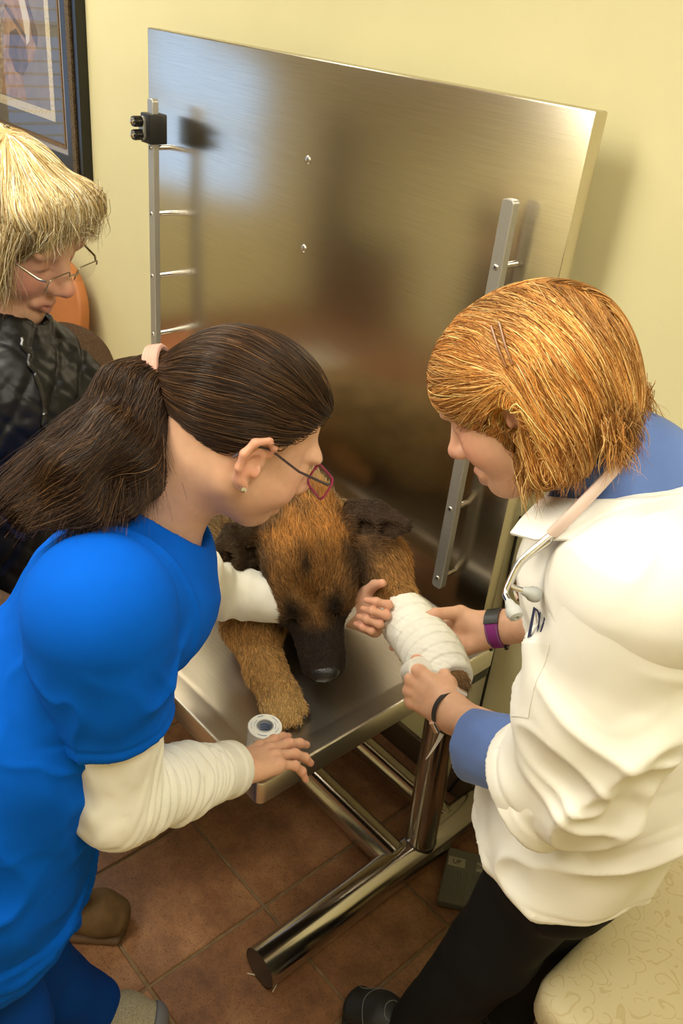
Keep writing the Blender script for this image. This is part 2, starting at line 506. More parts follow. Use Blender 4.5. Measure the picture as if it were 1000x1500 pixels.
TS = TZ - 0.0095      # working surface height
MB().add(*dished_top()).build('tabletop', 'table_steel', table)
MB().box((0.60, 0.62, TZ - 0.105), (0.80, 0.745, TZ - 0.02)).build('corner_bracket', 'black_plastic', table, bevel=(0.012, 3))
MB().box((-0.5, 0.42, TZ - 0.075), (0.66, 0.66, TZ - 0.017)).build('underframe', 'black_plastic', table, bevel=(0.006, 2))
LX = 0.757
for x, nm in ((LX, 'end'), (-0.54, 'end')):
    foot = MB().tube([(x, 0.19, 0.048), (x, 0.905, 0.048)], 0.046, 32, caps=False).build('foot_tube', 'tube_steel', table)
    for y, s in ((0.192, -1), (0.903, 1)):
        MB().lathe([(0.0445, 0), (0.0445, 0.002), (0, 0.002)], 28, (x, y, 0.048), (0, s, 0)).build('end_cap', 'tube_end', foot)
    MB().tube([(x, 0.685, 0.06), (x, 0.66, TZ - 0.02)], 0.038, 32).build('leg', 'tube_steel', table)
    MB().tube([(x, 0.684, 0.088), (x, 0.684, 0.094)], 0.0395, 32).build('weld_collar', 'tube_end', table)
for y, r in ((0.610, 0.040), (0.80, 0.034)):
    MB().tube([(-0.53, y, 0.060), (LX - 0.01, y, 0.060)], r, 28).build('crossbar', 'tube_steel', table)
# drain pin under the table corner
MB().tube([(0.79, 0.13, TZ - 0.085), (0.79, 0.13, TZ - 0.03)], 0.003, 8).build('pin', 'tube_end', table)

# ------------------------------------------------------------------ foot pedal
mat('pedal_grey', (0.10, 0.098, 0.075), 0.55, bump=(200, 0.2, 0.001))
mat('pedal_label', (0.27, 0.25, 0.17), 0.5)
mat('ink_black', (0.008, 0.008, 0.010), 0.6)
ped_a = math.radians(36)
ped = empty('foot_pedal', (0.888, 0.732, 0))
tag(ped, 'grey ribbed foot pedal marked UP and DOWN beside the table leg', 'foot pedal')
PM = Matrix.Translation((0.888, 0.732, 0)) @ Matrix.Rotation(ped_a, 4, 'Z')
pb = MB().add([(-0.07, -0.07, 0), (0.07, -0.07, 0), (0.06, 0.07, 0), (-0.06, 0.07, 0), (-0.07, -0.07, 0.022), (0.07, -0.07, 0.022), (0.06, 0.07, 0.048), (-0.06, 0.07, 0.048)],
              [(3, 2, 1, 0), (4, 5, 6, 7), (0, 1, 5, 4), (1, 2, 6, 5), (2, 3, 7, 6), (3, 0, 4, 7)])
pb.build('body', 'pedal_grey', ped, bevel=(0.005, 3), xf=PM)
def pedz(y): return 0.022 + (y + 0.07) / 0.14 * 0.026
rib_me = None
for side in (-1, 1):
    for k in range(9):
        x = side * (0.008 + 0.0062 * k)
        MB().tube([(x, -0.064, pedz(-0.064) + 0.0002), (x, 0.012, pedz(0.012) + 0.0002)], 0.0014, 5).build('rib', 'pedal_grey', ped, xf=PM)
slope = math.atan2(0.026, 0.14)
for tx, s in ((-0.036, 'UP'), (0.034, 'DOWN')):
    lb = MB().box((tx - 0.021, 0.022, 0), (tx + 0.021, 0.046, 0.0008)).build('label_tape', 'pedal_label', ped, smooth=False,
        xf=PM @ Matrix.Translation((0, 0, pedz(0.034) + 0.0003)) @ Matrix.Translation((0, 0.034, 0)) @ Matrix.Rotation(slope, 4, 'X') @ Matrix.Translation((0, -0.034, 0)))
    text('lettering', s, 0.0165 if s == 'UP' else 0.0125, 'ink_black', (0, 0, 0), PM @ Matrix.Translation((tx, 0.034, pedz(0.034) + 0.0014)) @ Matrix.Rotation(slope, 4, 'X'), lb)
MB().tube([(0.862, 0.790, 0.030), (0.850, 0.830, 0.034), (0.840, 0.890, 0.012), (0.80, 0.9125, 0.008), (0.70, 0.9125, 0.008)], 0.0045, 8).build('cable', 'black_plastic', ped)

# ------------------------------------------------------------------ cream bench behind the vet
def bench_fabric():
    m = bpy.data.materials.new('bench_fabric'); m.use_nodes = True
    nt = m.node_tree; b = nt.nodes['Principled BSDF']
    tc = _n(nt, 'ShaderNodeTexCoord')
    w = _n(nt, 'ShaderNodeTexNoise'); w.inputs['Scale'].default_value = 22; w.inputs['Detail'].default_value = 0
    nt.links.new(tc.outputs['Object'], w.inputs['Vector'])
    # scroll lines: bands of a warped radial field around voronoi centres
    vo = _n(nt, 'ShaderNodeTexVoronoi'); vo.inputs['Scale'].default_value = 26; vo.inputs['Randomness'].default_value = 0.7
    mx = _n(nt, 'ShaderNodeMix', data_type='VECTOR'); mx.inputs['Factor'].default_value = 0.035
    nt.links.new(tc.outputs['Object'], mx.inputs['A']); nt.links.new(w.outputs['Color'], mx.inputs['B'])
    nt.links.new(mx.outputs['Result'], vo.inputs['Vector'])
    sb = _n(nt, 'ShaderNodeVectorMath', operation='SUBTRACT')
    nt.links.new(mx.outputs['Result'], sb.inputs[0]); nt.links.new(vo.outputs['Position'], sb.inputs[1])
    sp = _n(nt, 'ShaderNodeSeparateXYZ'); nt.links.new(sb.outputs[0], sp.inputs[0])
    at = _n(nt, 'ShaderNodeMath', operation='ARCTAN2'); nt.links.new(sp.outputs['Y'], at.inputs[0]); nt.links.new(sp.outputs['X'], at.inputs[1])
    d = _n(nt, 'ShaderNodeMath', operation='MULTIPLY'); d.inputs[1].default_value = 14.0; nt.links.new(vo.outputs['Distance'], d.inputs[0])
    ad = _n(nt, 'ShaderNodeMath', operation='ADD'); nt.links.new(at.outputs[0], ad.inputs[0]); nt.links.new(d.outputs[0], ad.inputs[1])
    sn = _n(nt, 'ShaderNodeMath', operation='SINE'); nt.links.new(ad.outputs[0], sn.inputs[0])
    mr = _n(nt, 'ShaderNodeMapRange'); mr.inputs['From Min'].default_value = 0.86; mr.inputs['From Max'].default_value = 0.95
    nt.links.new(sn.outputs[0], mr.inputs['Value'])
    cm = _n(nt, 'ShaderNodeMix', data_type='RGBA'); cm.inputs['A'].default_value = (0.60, 0.52, 0.32, 1); cm.inputs['B'].default_value = (0.53, 0.43, 0.235, 1)
    nt.links.new(mr.outputs['Result'], cm.inputs['Factor']); nt.links.new(cm.outputs['Result'], b.inputs['Base Color'])
    b.inputs['Roughness'].default_value = 0.6
    MATS['bench_fabric'] = m
bench_fabric()
mat('dark_wood', (0.045, 0.022, 0.010), 0.45)
bench = empty('upholstered_bench', (1.6, 0.62, 0))
tag(bench, 'cream upholstered bench with tan scroll pattern behind the white coat', 'bench')
bx0, bx1, by0, by1 = 1.248, 2.15, 0.36, 0.90
bcx, bcy = (bx0 + bx1) / 2, (by0 + by1) / 2
cu = MB()
spec = [(0.006, 0.375, .05), (0.0, 0.385, .055), (0, 0.43, .055), (0.004, 0.442, .052), (0.014, 0.449, .045), (0.03, 0.452, .04)]
V = []; F = []
for ins, z, r in spec: V += [(bcx + a, bcy + b, z) for a, b in rrect(bx1 - bx0 - 2 * ins, by1 - by0 - 2 * ins, r, 6)]
n = len(V) // len(spec)
for i in range(len(spec) - 1):
    for k in range(n): F.append((i * n + k, i * n + (k + 1) % n, (i + 1) * n + (k + 1) % n, (i + 1) * n + k))
F.append(tuple((len(spec) - 1) * n + k for k in range(n))); F.append(tuple(reversed(range(n))))
cu.add(V, F).build('seat_cushion', 'bench_fabric', bench)
MB().box((bx0 + 0.02, by0 + 0.02, 0.33), (bx1 - 0.02, by1 - 0.02, 0.376)).build('seat_frame', 'dark_wood', bench, bevel=(0.004, 2))
for x in (bx0 + 0.06, bx1 - 0.06):
    for y in (by0 + 0.06, by1 - 0.06):
        MB().tube([(x, y, 0), (x, y, 0.34)], [0.018, 0.026], 12).build('leg', 'dark_wood', bench)

# ------------------------------------------------------------------ tan chair by the wall
mat('tan_leather', (0.46, 0.16, 0.045), 0.5, bump=(250, 0.15, 0.001), fine=(8, 0.08))
chair = empty('side_chair', (-1.42, 0.62, 0))
tag(chair, 'tan leather chair with rounded back against the wall', 'chair')
bk = MB()
out = rrect(0.46, 0.50, 0.17, 8)
bk.prism(out, -0.022, 0.022, ((1, 0, 0), (0, 0, 1), (0, 1, 0)))
bk.build('backrest', 'tan_leather', chair, bevel=(0.012, 3), xf=Matrix.Translation((-1.432, 0.845, 0.69)) @ Matrix.Rotation(math.radians(-6), 4, 'X'))
MB().prism(rrect(0.48, 0.46, 0.08, 6), 0.40, 0.47, ((1, 0, 0), (0, 1, 0), (0, 0, 1))).build('seat', 'tan_leather', chair, bevel=(0.015, 3), xf=Matrix.Translation((-1.432, 0.60, 0)))
for x in (-1.63, -1.23):
    for y in (0.42, 0.80):
        MB().tube([(x, y, 0), (x, y, 0.42)], [0.014, 0.02], 12).build('leg', 'dark_wood', chair)

# ------------------------------------------------------------------ framed horse print
mat('frame_black', (0.006, 0.005, 0.004), 0.3)
mat('frame_gilt', (0.20, 0.13, 0.055), 0.45, 0.3, noise=(260, (0.05, 0.03, 0.012), 0.42, 0.58), bump=(240, 0.9, 0.004))
mat('rope_gold', (0.30, 0.17, 0.05), 0.45, 0.3, noise=(420, (0.09, 0.045, 0.015), 0.4, 0.6))
mat('mat_board', (0.105, 0.085, 0.050), 0.85, fine=(300, 0.08))
mat('mat_bevel', (0.36, 0.33, 0.33), 0.5)
mat('print_cream', (0.62, 0.52, 0.34), 0.8, noise=(120, (0.46, 0.38, 0.24), 0.5, 0.6))
mat('print_ground', (0.17, 0.125, 0.085), 0.8, noise=(14, (0.25, 0.19, 0.13), 0.35, 0.7))
mat('horse_tan', (0.40, 0.225, 0.10), 0.8, noise=(30, (0.27, 0.14, 0.06), 0.4, 0.62))
mat('horse_dark', (0.085, 0.045, 0.026), 0.8, noise=(30, (0.16, 0.09, 0.05), 0.4, 0.6))
mat('horse_pale', (0.62, 0.52, 0.40), 0.8)
mat('horse_mane', (0.22, 0.14, 0.075), 0.8, noise=(60, (0.42, 0.30, 0.17), 0.45, 0.6))
def glass_material():
    m = bpy.data.materials.new('picture_glass'); m.use_nodes = True
    nt = m.node_tree; nt.nodes.remove(nt.nodes['Principled BSDF'])
    tr = _n(nt, 'ShaderNodeBsdfTransparent'); gl = _n(nt, 'ShaderNodeBsdfGlossy'); gl.inputs['Roughness'].default_value = 0.0
    fz = _n(nt, 'ShaderNodeValue'); fz.outputs[0].default_value = 0.07
    mxs = _n(nt, 'ShaderNodeMixShader')
    nt.links.new(fz.outputs[0], mxs.inputs['Fac']); nt.links.new(tr.outputs[0], mxs.inputs[1]); nt.links.new(gl.outputs[0], mxs.inputs[2])
    nt.links.new(mxs.outputs[0], nt.nodes['Material Output'].inputs['Surface'])
    MATS['picture_glass'] = m
glass_material()
_pg = MATS['picture_glass'].copy(); _pg.name = 'picture_glazing'; MATS['picture_glazing'] = _pg
[setattr(n.outputs[0], 'default_value', 0.065) for n in _pg.node_tree.nodes if n.type == 'VALUE']
pic = empty('framed_picture', (-1.80, 0.92, 1.2))
tag(pic, 'framed horse head print in a wide black and gilt frame on the wall', 'picture')
px0, px1, pz0, pz1 = -2.36, -1.237, 1.185, 2.35
def frame_ring(x0, x1, z0, z1, w, y0, y1, name, m, par, bev=None):
    t = MB()
    t.box((x0, y0, z0), (x0 + w, y1, z1)); t.box((x1 - w, y0, z0), (x1, y1, z1))
    t.box((x0 + w, y0, z0), (x1 - w, y1, z0 + w)); t.box((x0 + w, y0, z1 - w), (x1 - w, y1, z1))
    return t.build(name, m, par, bevel=bev, smooth=False)
frame_ring(px0, px1, pz0, pz1, 0.030, 0.895, 0.93, 'outer_molding', 'frame_black', pic)
frame_ring(px0 + .030, px1 - .030, pz0 + .030, pz1 - .030, 0.026, 0.888, 0.93, 'gilt_molding', 'frame_gilt', pic)
frame_ring(px0 + .056, px1 - .056, pz0 + .056, pz1 - .056, 0.050, 0.897, 0.93, 'inner_molding', 'frame_black', pic)
frame_ring(px0 + .106, px1 - .106, pz0 + .106, pz1 - .106, 0.020, 0.904, 0.93, 'bevel_strip', 'mat_bevel', pic)
frame_ring(px0 + .126, px1 - .126, pz0 + .126, pz1 - .126, 0.008, 0.900, 0.93, 'rope_edge', 'rope_gold', pic)
MB().box((px0 + .13, 0.918, pz0 + .13), (px1 - .13, 0.929, pz1 - .13)).build('mat_board', 'mat_board', pic, smooth=False)
ix0, ix1, iz0, iz1 = -2.10, -1.462, 1.380, 2.10
frame_ring(ix0, ix1, iz0, iz1, 0.030, 0.9165, 0.919, 'print_border', 'print_cream', pic)
pr = MB().box((ix0 + .03, 0.9172, iz0 + .03), (ix1 - .03, 0.919, iz1 - .03)).build('print', 'print_ground', pic, smooth=False)
def art(poly, lay, m):
    y = 0.9172 - 0.0004 * lay
    P = [(ix0 + (ix1 - ix0) * a, iz0 + (iz1 - iz0) * b) for a, b in poly]
    MB().prism(P, y, y + 0.0004, ((1, 0, 0), (0, 0, 1), (0, 1, 0))).build('drawn_shape', m, pr, smooth=False)
# horse head in profile, looking to the side of the gilt frame, with mane, bridle and chest
art([(.22, .05), (.20, .30), (.30, .52), (.34, .75), (.42, .88), (.52, .90), (.60, .80), (.66, .66), (.72, .52), (.80, .38), (.82, .30), (.78, .24), (.70, .22), (.64, .26), (.60, .30), (.66, .05)], 1, 'horse_tan')
art([(.22, .05), (.20, .32), (.30, .55), (.36, .82), (.44, .96), (.50, .90), (.46, .70), (.50, .50), (.44, .35), (.40, .20), (.34, .05)], 2, 'horse_mane')
art([(.48, .24), (.52, .34), (.60, .36), (.70, .30), (.72, .22), (.64, .16), (.55, .17)], 3, 'horse_dark')
art([(.72, .50), (.74, .54), (.81, .43), (.86, .36), (.84, .30), (.79, .34), (.78, .42)], 3, 'horse_dark')
art([(.60, .78), (.66, .66), (.72, .52), (.78, .40), (.76, .32), (.72, .30), (.70, .40), (.64, .54), (.58, .68), (.56, .76)], 4, 'horse_pale')
art([(.62, .70), (.65, .68), (.66, .64), (.63, .62)], 5, 'horse_dark')
art([(.48, .44), (.50, .46), (.72, .34), (.71, .32)], 5, 'horse_dark')
MB().box((px0 + .12, 0.9085, pz0 + .12), (px1 - .12, 0.9095, pz1 - .12)).build('glass', 'picture_glazing', pic, smooth=False)

# ------------------------------------------------------------------ organic shapes: blended solids turned into one surface
f32 = np.float32
def vec(p): return np.array(p, dtype=np.float64)
def unit(p):
    p = vec(p); return p / (np.linalg.norm(p) + 1e-12)

class Frame:
    """a local frame: x forward, y left, z up"""
    def __init__(s, o, x, z, K=1.0):
        s.o = vec(o); s.x = unit(x); s.y = unit(np.cross(vec(z), s.x)); s.z = np.cross(s.x, s.y)
        s.R = np.stack([s.x, s.y, s.z], 1); s.K = K
    def __call__(s, p): return s.o + s.R @ vec(p) * s.K
    def d(s, p): return s.R @ vec(p)
    def inv(s, P): return (np.asarray(P) - s.o) @ s.R / s.K

class Prim:
    def __init__(s, lo, hi, fn, k, sub=False, at=None):
        s.lo, s.hi, s.fn, s.k, s.sub, s.at = vec(lo), vec(hi), fn, k, sub, at

class Solid:
    def __init__(s, frame=None):
        s.P = []; s.fr = frame
    def _p(s, p): return s.fr(p) if s.fr is not None else vec(p)
    def _k(s): return s.fr.K if s.fr is not None else 1.0
    def _d(s, p): return s.fr.d(p) if s.fr is not None else vec(p)
    def cone(s, a, b, ra, rb=None, k=0.01, sub=False, at=None):
        a = s._p(a); b = s._p(b); rb = ra if rb is None else rb; ra, rb = ra * s._k(), rb * s._k()
        ab = b - a; L2 = ab @ ab + 1e-12; m = max(ra, rb)
        def fn(x, y, z):
            px, py, pz = x - a[0], y - a[1], z - a[2]
            t = np.clip((px * ab[0] + py * ab[1] + pz * ab[2]) / L2, 0, 1)
            return np.sqrt((px - t * ab[0])**2 + (py - t * ab[1])**2 + (pz - t * ab[2])**2) - (ra + (rb - ra) * t)
        s.P.append(Prim(np.minimum(a, b) - m, np.maximum(a, b) + m, fn, k, sub, at)); return s
    def econe(s, a, b, ra, rb, side, k=0.01, sub=False, at=None):
        """tapered limb with an elliptical section: radii (along side, across side)"""
        a = s._p(a); b = s._p(b); ra = [q * s._k() for q in ra]; rb = [q * s._k() for q in rb]; ab = b - a; L2 = ab @ ab + 1e-12; t_ = ab / math.sqrt(L2)
        u = s._d(side); u = unit(u - t_ * (u @ t_)); v = np.cross(t_, u); m = max(*ra, *rb)
        def fn(x, y, z):
            px, py, pz = x - a[0], y - a[1], z - a[2]
            t = np.clip((px * ab[0] + py * ab[1] + pz * ab[2]) / L2, 0, 1)
            qx, qy, qz = px - t * ab[0], py - t * ab[1], pz - t * ab[2]
            ru = ra[0] + (rb[0] - ra[0]) * t; rv = ra[1] + (rb[1] - ra[1]) * t; mn = np.minimum(ru, rv)
            qu = qx * u[0] + qy * u[1] + qz * u[2]; qv = qx * v[0] + qy * v[1] + qz * v[2]; qt = qx * t_[0] + qy * t_[1] + qz * t_[2]
            k0 = np.sqrt((qu / ru)**2 + (qv / rv)**2 + (qt / mn)**2)
            k1 = np.sqrt((qu / ru**2)**2 + (qv / rv**2)**2 + (qt / mn**2)**2) + 1e-6
            return np.where(k0 < 0.3, (k0 - 1) * mn, k0 * (k0 - 1) / k1)
        s.P.append(Prim(np.minimum(a, b) - m, np.maximum(a, b) + m, fn, k, sub, at)); return s
    def ell(s, c, r, x=(1, 0, 0), z=(0, 0, 1), k=0.01, sub=False, at=None):
        c = s._p(c); fr = Frame((0, 0, 0), s._d(x), s._d(z)); R = fr.R; r = vec(r) * s._k(); m = r.max()
        def fn(x_, y_, z_):
            px, py, pz = x_ - c[0], y_ - c[1], z_ - c[2]
            q = [(px * R[0, i] + py * R[1, i] + pz * R[2, i]) for i in range(3)]
            k0 = np.sqrt(sum((q[i] / r[i])**2 for i in range(3)))
            k1 = np.sqrt(sum((q[i] / r[i]**2)**2 for i in range(3))) + 1e-6
            return np.where(k0 < 0.3, (k0 - 1) * r.min(), k0 * (k0 - 1) / k1)
        s.P.append(Prim(c - m, c + m, fn, k, sub, at)); return s
    def tube(s, pts, rad, k=0.01, at=None, side=None, sub=False):
        for i in range(len(pts) - 1):
            if side is None: s.cone(pts[i], pts[i + 1], rad[i], rad[i + 1], k, sub, at)
            else: s.econe(pts[i], pts[i + 1], rad[i], rad[i + 1], side, k, sub, at)
        return s
    def half(s, p, n, k=0.004):
        """cut away everything on the side that n points to"""
        p = s._p(p); n = unit(s._d(n))
        fn = lambda x, y, z: -((x - p[0]) * n[0] + (y - p[1]) * n[1] + (z - p[2]) * n[2])
        s.P.append(Prim((-9,) * 3, (9,) * 3, fn, k, True, None)); return s
    def cyl_cut(s, c, n, R, L=0.3, k=0.003):
        """remove a short fat cylinder that starts at c and runs along n (an open hem or cuff)"""
        c = s._p(c); n = unit(s._d(n))
        def fn(x, y, z):
            px, py, pz = x - c[0], y - c[1], z - c[2]
            a = px * n[0] + py * n[1] + pz * n[2]
            r = np.sqrt(np.maximum(px * px + py * py + pz * pz - a * a, 0))
            return np.maximum(np.maximum(-a, a - L), r - R)
        e = abs(n) * L + R
        s.P.append(Prim(c - e, c + e, fn, k, True, None)); return s
    def at_points(s, V):
        x, y, z = V[:, 0], V[:, 1], V[:, 2]; g = np.full(len(V), 1.0)
        for p in s.P:
            d = p.fn(x, y, z); kk = max(p.k, 1e-5)
            if p.sub: g = np.maximum(g, -d)
            else:
                h = np.maximum(kk - np.abs(g - d), 0) / kk; g = np.minimum(g, d) - h * h * kk * 0.25
        return g
    def grad(s, V, e=0.002):
        g0 = s.at_points(V)
        G = np.stack([s.at_points(V + e * np.eye(3)[i]) - g0 for i in range(3)], 1)
        return g0, G / (np.linalg.norm(G, axis=1)[:, None] + 1e-9)
    def field(s, lo, vox, shape):
        g = np.full(shape, 1.0, dtype=f32)
        ax = [lo[i] + vox * np.arange(shape[i]) for i in range(3)]
        for p in s.P:
            pad = p.k + 2.5 * vox
            i0 = [max(0, int((p.lo[i] - pad - lo[i]) / vox)) for i in range(3)]
            i1 = [min(shape[i], int((p.hi[i] + pad - lo[i]) / vox) + 2) for i in range(3)]
            if any(i1[i] <= i0[i] for i in range(3)): continue
            x = ax[0][i0[0]:i1[0]].astype(f32)[:, None, None]; y = ax[1][i0[1]:i1[1]].astype(f32)[None, :, None]; z = ax[2][i0[2]:i1[2]].astype(f32)[None, None, :]
            d = p.fn(x, y, z).astype(f32)
            sl = tuple(slice(i0[i], i1[i]) for i in range(3)); a = g[sl]
            kk = max(p.k, 1e-5)
            if p.sub:
                d = -d; h = np.maximum(kk - np.abs(a - d), 0) / kk
                g[sl] = np.maximum(a, d) + h * h * kk * 0.25
            else:
                h = np.maximum(kk - np.abs(a - d), 0) / kk
                g[sl] = np.minimum(a, d) - h * h * kk * 0.25
        return g
    def bounds(s):
        q = [p for p in s.P if not p.sub]
        return np.min([p.lo for p in q], 0), np.max([p.hi for p in q], 0)
    def mesh(s, vox, smooth=1):
        lo, hi = s.bounds(); lo = lo - 3 * vox - 0.004; hi = hi + 3 * vox + 0.004
        shape = tuple(int(np.ceil((hi[i] - lo[i]) / vox)) + 1 for i in range(3))
        g = s.field(lo, vox, shape)
        V, Q = nets(g)
        V = V * vox + lo
        if smooth: V = relax(V, Q, smooth)
        return V, Q
    def weights(s, V, tau=0.012):
        """per solid with an 'at' tag: soft membership of each vertex"""
        tags = []; D = []
        x, y, z = V[:, 0], V[:, 1], V[:, 2]
        for p in s.P:
            if p.sub or p.at is None: continue
            tags.append(p.at); D.append(p.fn(x, y, z))
        D = np.array(D); D = D - D.min(0)
        w = np.exp(-D / tau); w /= w.sum(0)
        return tags, w

def nets(g):
    """naive surface nets"""
    s = g < 0
    nx, ny, nz = g.shape
    c = np.zeros((nx - 1, ny - 1, nz - 1), np.uint8)
    for i in (0, 1):
        for j in (0, 1):
            for k in (0, 1):
                c += s[i:nx - 1 + i, j:ny - 1 + j, k:nz - 1 + k]
    act = np.argwhere((c > 0) & (c < 8))
    idx = np.full(c.shape, -1, np.int64); idx[tuple(act.T)] = np.arange(len(act))
    acc = np.zeros((len(act), 3)); cnt = np.zeros(len(act))
    corners = [(i, j, k) for i in (0, 1) for j in (0, 1) for k in (0, 1)]
    vals = {q: g[act[:, 0] + q[0], act[:, 1] + q[1], act[:, 2] + q[2]].astype(np.float64) for q in corners}
    for a in corners:
        for ax in range(3):
            if a[ax] == 1: continue
            b = list(a); b[ax] = 1; b = tuple(b)
            va, vb = vals[a], vals[b]
            m = (va < 0) != (vb < 0)
            t = np.where(m, va / np.where(m, va - vb, 1), 0)
            pt = np.tile(np.array(a, float), (len(act), 1)); pt[:, ax] += t
            acc += pt * m[:, None]; cnt += m
    V = act + acc / cnt[:, None]
    Q = []
    for ax in range(3):
        u, w = [(1, 2), (2, 0), (0, 1)][ax]
        sl0 = [slice(None)] * 3; sl1 = [slice(None)] * 3
        sl0[ax] = slice(0, -1); sl1[ax] = slice(1, None)
        a = s[tuple(sl0)]; b = s[tuple(sl1)]
        e = np.argwhere(a != b)
        e = e[(e[:, u] > 0) & (e[:, w] > 0) & (e[:, u] < g.shape[u] - 1) & (e[:, w] < g.shape[w] - 1)]
        fl = a[tuple(e.T)]
        q = []
        for du, dw in ((1, 1), (0, 1), (0, 0), (1, 0)):
            t = e.copy(); t[:, u] -= du; t[:, w] -= dw
            q.append(idx[tuple(t.T)])
        q = np.stack(q, 1)
        q[~fl] = q[~fl][:, ::-1]
        Q.append(q)
    return V, np.concatenate(Q)

def _edges(Q): return np.concatenate([Q[:, [0, 1]], Q[:, [1, 2]], Q[:, [2, 3]], Q[:, [3, 0]]])
def relax(V, Q, n=1, lam=0.5):
    E = _edges(Q)
    E = np.concatenate([E, E[:, ::-1]])
    cnt = np.bincount(E[:, 0], minlength=len(V)).astype(float)[:, None] + 1e-9
    for _ in range(n):
        for l_ in (lam, -lam * 0.9):
            S = np.stack([np.bincount(E[:, 0], V[E[:, 1], i], len(V)) for i in range(3)], 1) / cnt
            V = V + l_ * (S - V)
    return V
def vnormals(V, Q):
    n = np.cross(V[Q[:, 2]] - V[Q[:, 0]], V[Q[:, 3]] - V[Q[:, 1]])
    N = np.stack([sum(np.bincount(Q[:, j], n[:, i], len(V)) for j in range(4)) for i in range(3)], 1)
    return N / (np.linalg.norm(N, axis=1)[:, None] + 1e-12)

_NT = np.random.default_rng(5).random((64, 64, 64)) * 2 - 1
def noise3(P, scale, seed=0):
    p = np.asarray(P) * scale + seed * 17.31 + 100.0
    i = np.floor(p).astype(int); f = p - i; f = f * f * (3 - 2 * f)
    r = 0
    for a in (0, 1):
        for b in (0, 1):
            for c in (0, 1):
                w = (f[:, 0] if a else 1 - f[:, 0]) * (f[:, 1] if b else 1 - f[:, 1]) * (f[:, 2] if c else 1 - f[:, 2])
                r = r + w * _NT[(i[:, 0] + a) & 63, (i[:, 1] + b) & 63, (i[:, 2] + c) & 63]
    return r
def fbm(P, scale, n=3, seed=0):
    r = 0; a = 1.0
    for k in range(n):
        r = r + a * noise3(P, scale * 2**k, seed + k); a *= 0.5
    return r
def sstep(x, a, b):
    t = np.clip((x - a) / (b - a), 0, 1); return t * t * (3 - 2 * t)

def add_mesh(name, V, Q, m, parent=None, color=None, join=None):
    """link a quad surface; join = further (V, Q) pieces that go into the same mesh"""
    if join:
        for V2, Q2 in join:
            Q = np.concatenate([Q, Q2 + len(V)]); V = np.concatenate([V, V2])
    me = bpy.data.meshes.new(name)
    me.vertices.add(len(V)); me.vertices.foreach_set('co', np.asarray(V, f32).ravel())
    me.loops.add(Q.size); me.loops.foreach_set('vertex_index', Q.ravel().astype(np.int32))
    me.polygons.add(len(Q)); me.polygons.foreach_set('loop_start', np.arange(0, Q.size, 4, dtype=np.int32))
    me.update(calc_edges=True); me.validate()
    me.polygons.foreach_set('use_smooth', np.ones(len(me.polygons), bool))
    if color is not None:
        ca = me.color_attributes.new('Col', 'FLOAT_COLOR', 'POINT')
        ca.data.foreach_set('color', np.concatenate([color, np.ones((len(color), 1))], 1).astype(f32).ravel())
    me.materials.append(MATS[m])
    o = link(name, me)
    if parent is not None: to_parent(o, parent)
    return o

def sample_surface(V, Q, n, rng, dens=None):
    """n random points on a quad surface with normals and the quad index"""
    a = 0.5 * np.linalg.norm(np.cross(V[Q[:, 2]] - V[Q[:, 0]], V[Q[:, 3]] - V[Q[:, 1]]), axis=1)
    if dens is not None: a = a * dens[Q].mean(1)
    q = rng.choice(len(Q), n, p=a / a.sum())
    u, v = rng.random(n)[:, None], rng.random(n)[:, None]
    W = [(1 - u) * (1 - v), u * (1 - v), u * v, (1 - u) * v]
    P = sum(W[j] * V[Q[q, j]] for j in range(4))
    return P, q, W

def strands(name, S, m, parent, r0, r1, color=None):
    """hair: S has shape (strands, points, 3)"""
    n, k, _ = S.shape
    cu = bpy.data.hair_curves.new(name)
    cu.add_curves([k] * n)
    cu.attributes['position'].data.foreach_set('vector', S.astype(f32).ravel()) if 'position' in cu.attributes else None
    ra = cu.attributes.get('radius') or cu.attributes.new('radius', 'FLOAT', 'POINT')
    t = np.linspace(0, 1, k)
    base = np.asarray(r0) * np.ones(n)
    R = base[:, None] * (1 - t**2)[None, :] + r1 * (t**2)[None, :]
    ra.data.foreach_set('value', R.astype(f32).ravel())
    if color is not None:
        ca = cu.attributes.new('hcol', 'FLOAT_COLOR', 'CURVE')
        ca.data.foreach_set('color', np.concatenate([color, np.ones((n, 1))], 1).astype(f32).ravel())
    cu.materials.append(MATS[m])
    o = link(name, cu)
    if parent is not None: to_parent(o, parent)
    o['kind'] = 'stuff'
    return o

def hair_material(name, rough=0.35, spec=0.4, attr='hcol'):
    m = bpy.data.materials.new(name); m.use_nodes = True
    nt = m.node_tree; b = nt.nodes['Principled BSDF']
    a = _n(nt, 'ShaderNodeAttribute'); a.attribute_name = attr
    nt.links.new(a.outputs['Color'], b.inputs['Base Color'])
    b.inputs['Roughness'].default_value = rough; b.inputs['Specular IOR Level'].default_value = spec
    MATS[name] = m
hair_material('fur', 0.6, 0.25)
hair_material('human_hair', 0.40, 0.22)

# ------------------------------------------------------------------ the dog
dog = empty('dog', (0.35, 0.42, TS))
tag(dog, 'tan and black shepherd dog lying on the steel table with one bandaged foreleg', 'dog')
HF = Frame((0.7254, 0.3187, 0.7854), (0.6363, -0.2574, -0.7308), (0.6713, -0.6140, 0.4281))     # nose tip, muzzle direction, top of skull
s = Solid()
TAN = (0.30, 0.150, 0.045); ORANGE = (0.34, 0.150, 0.035); SABLE = (0.34, 0.235, 0.105); BLACK = (0.018, 0.013, 0.010); PALE = (0.42, 0.28, 0.13)
def A(col, flow, length): return (vec(col), vec(flow), length)
fb = (-1, 0.05, -0.1)
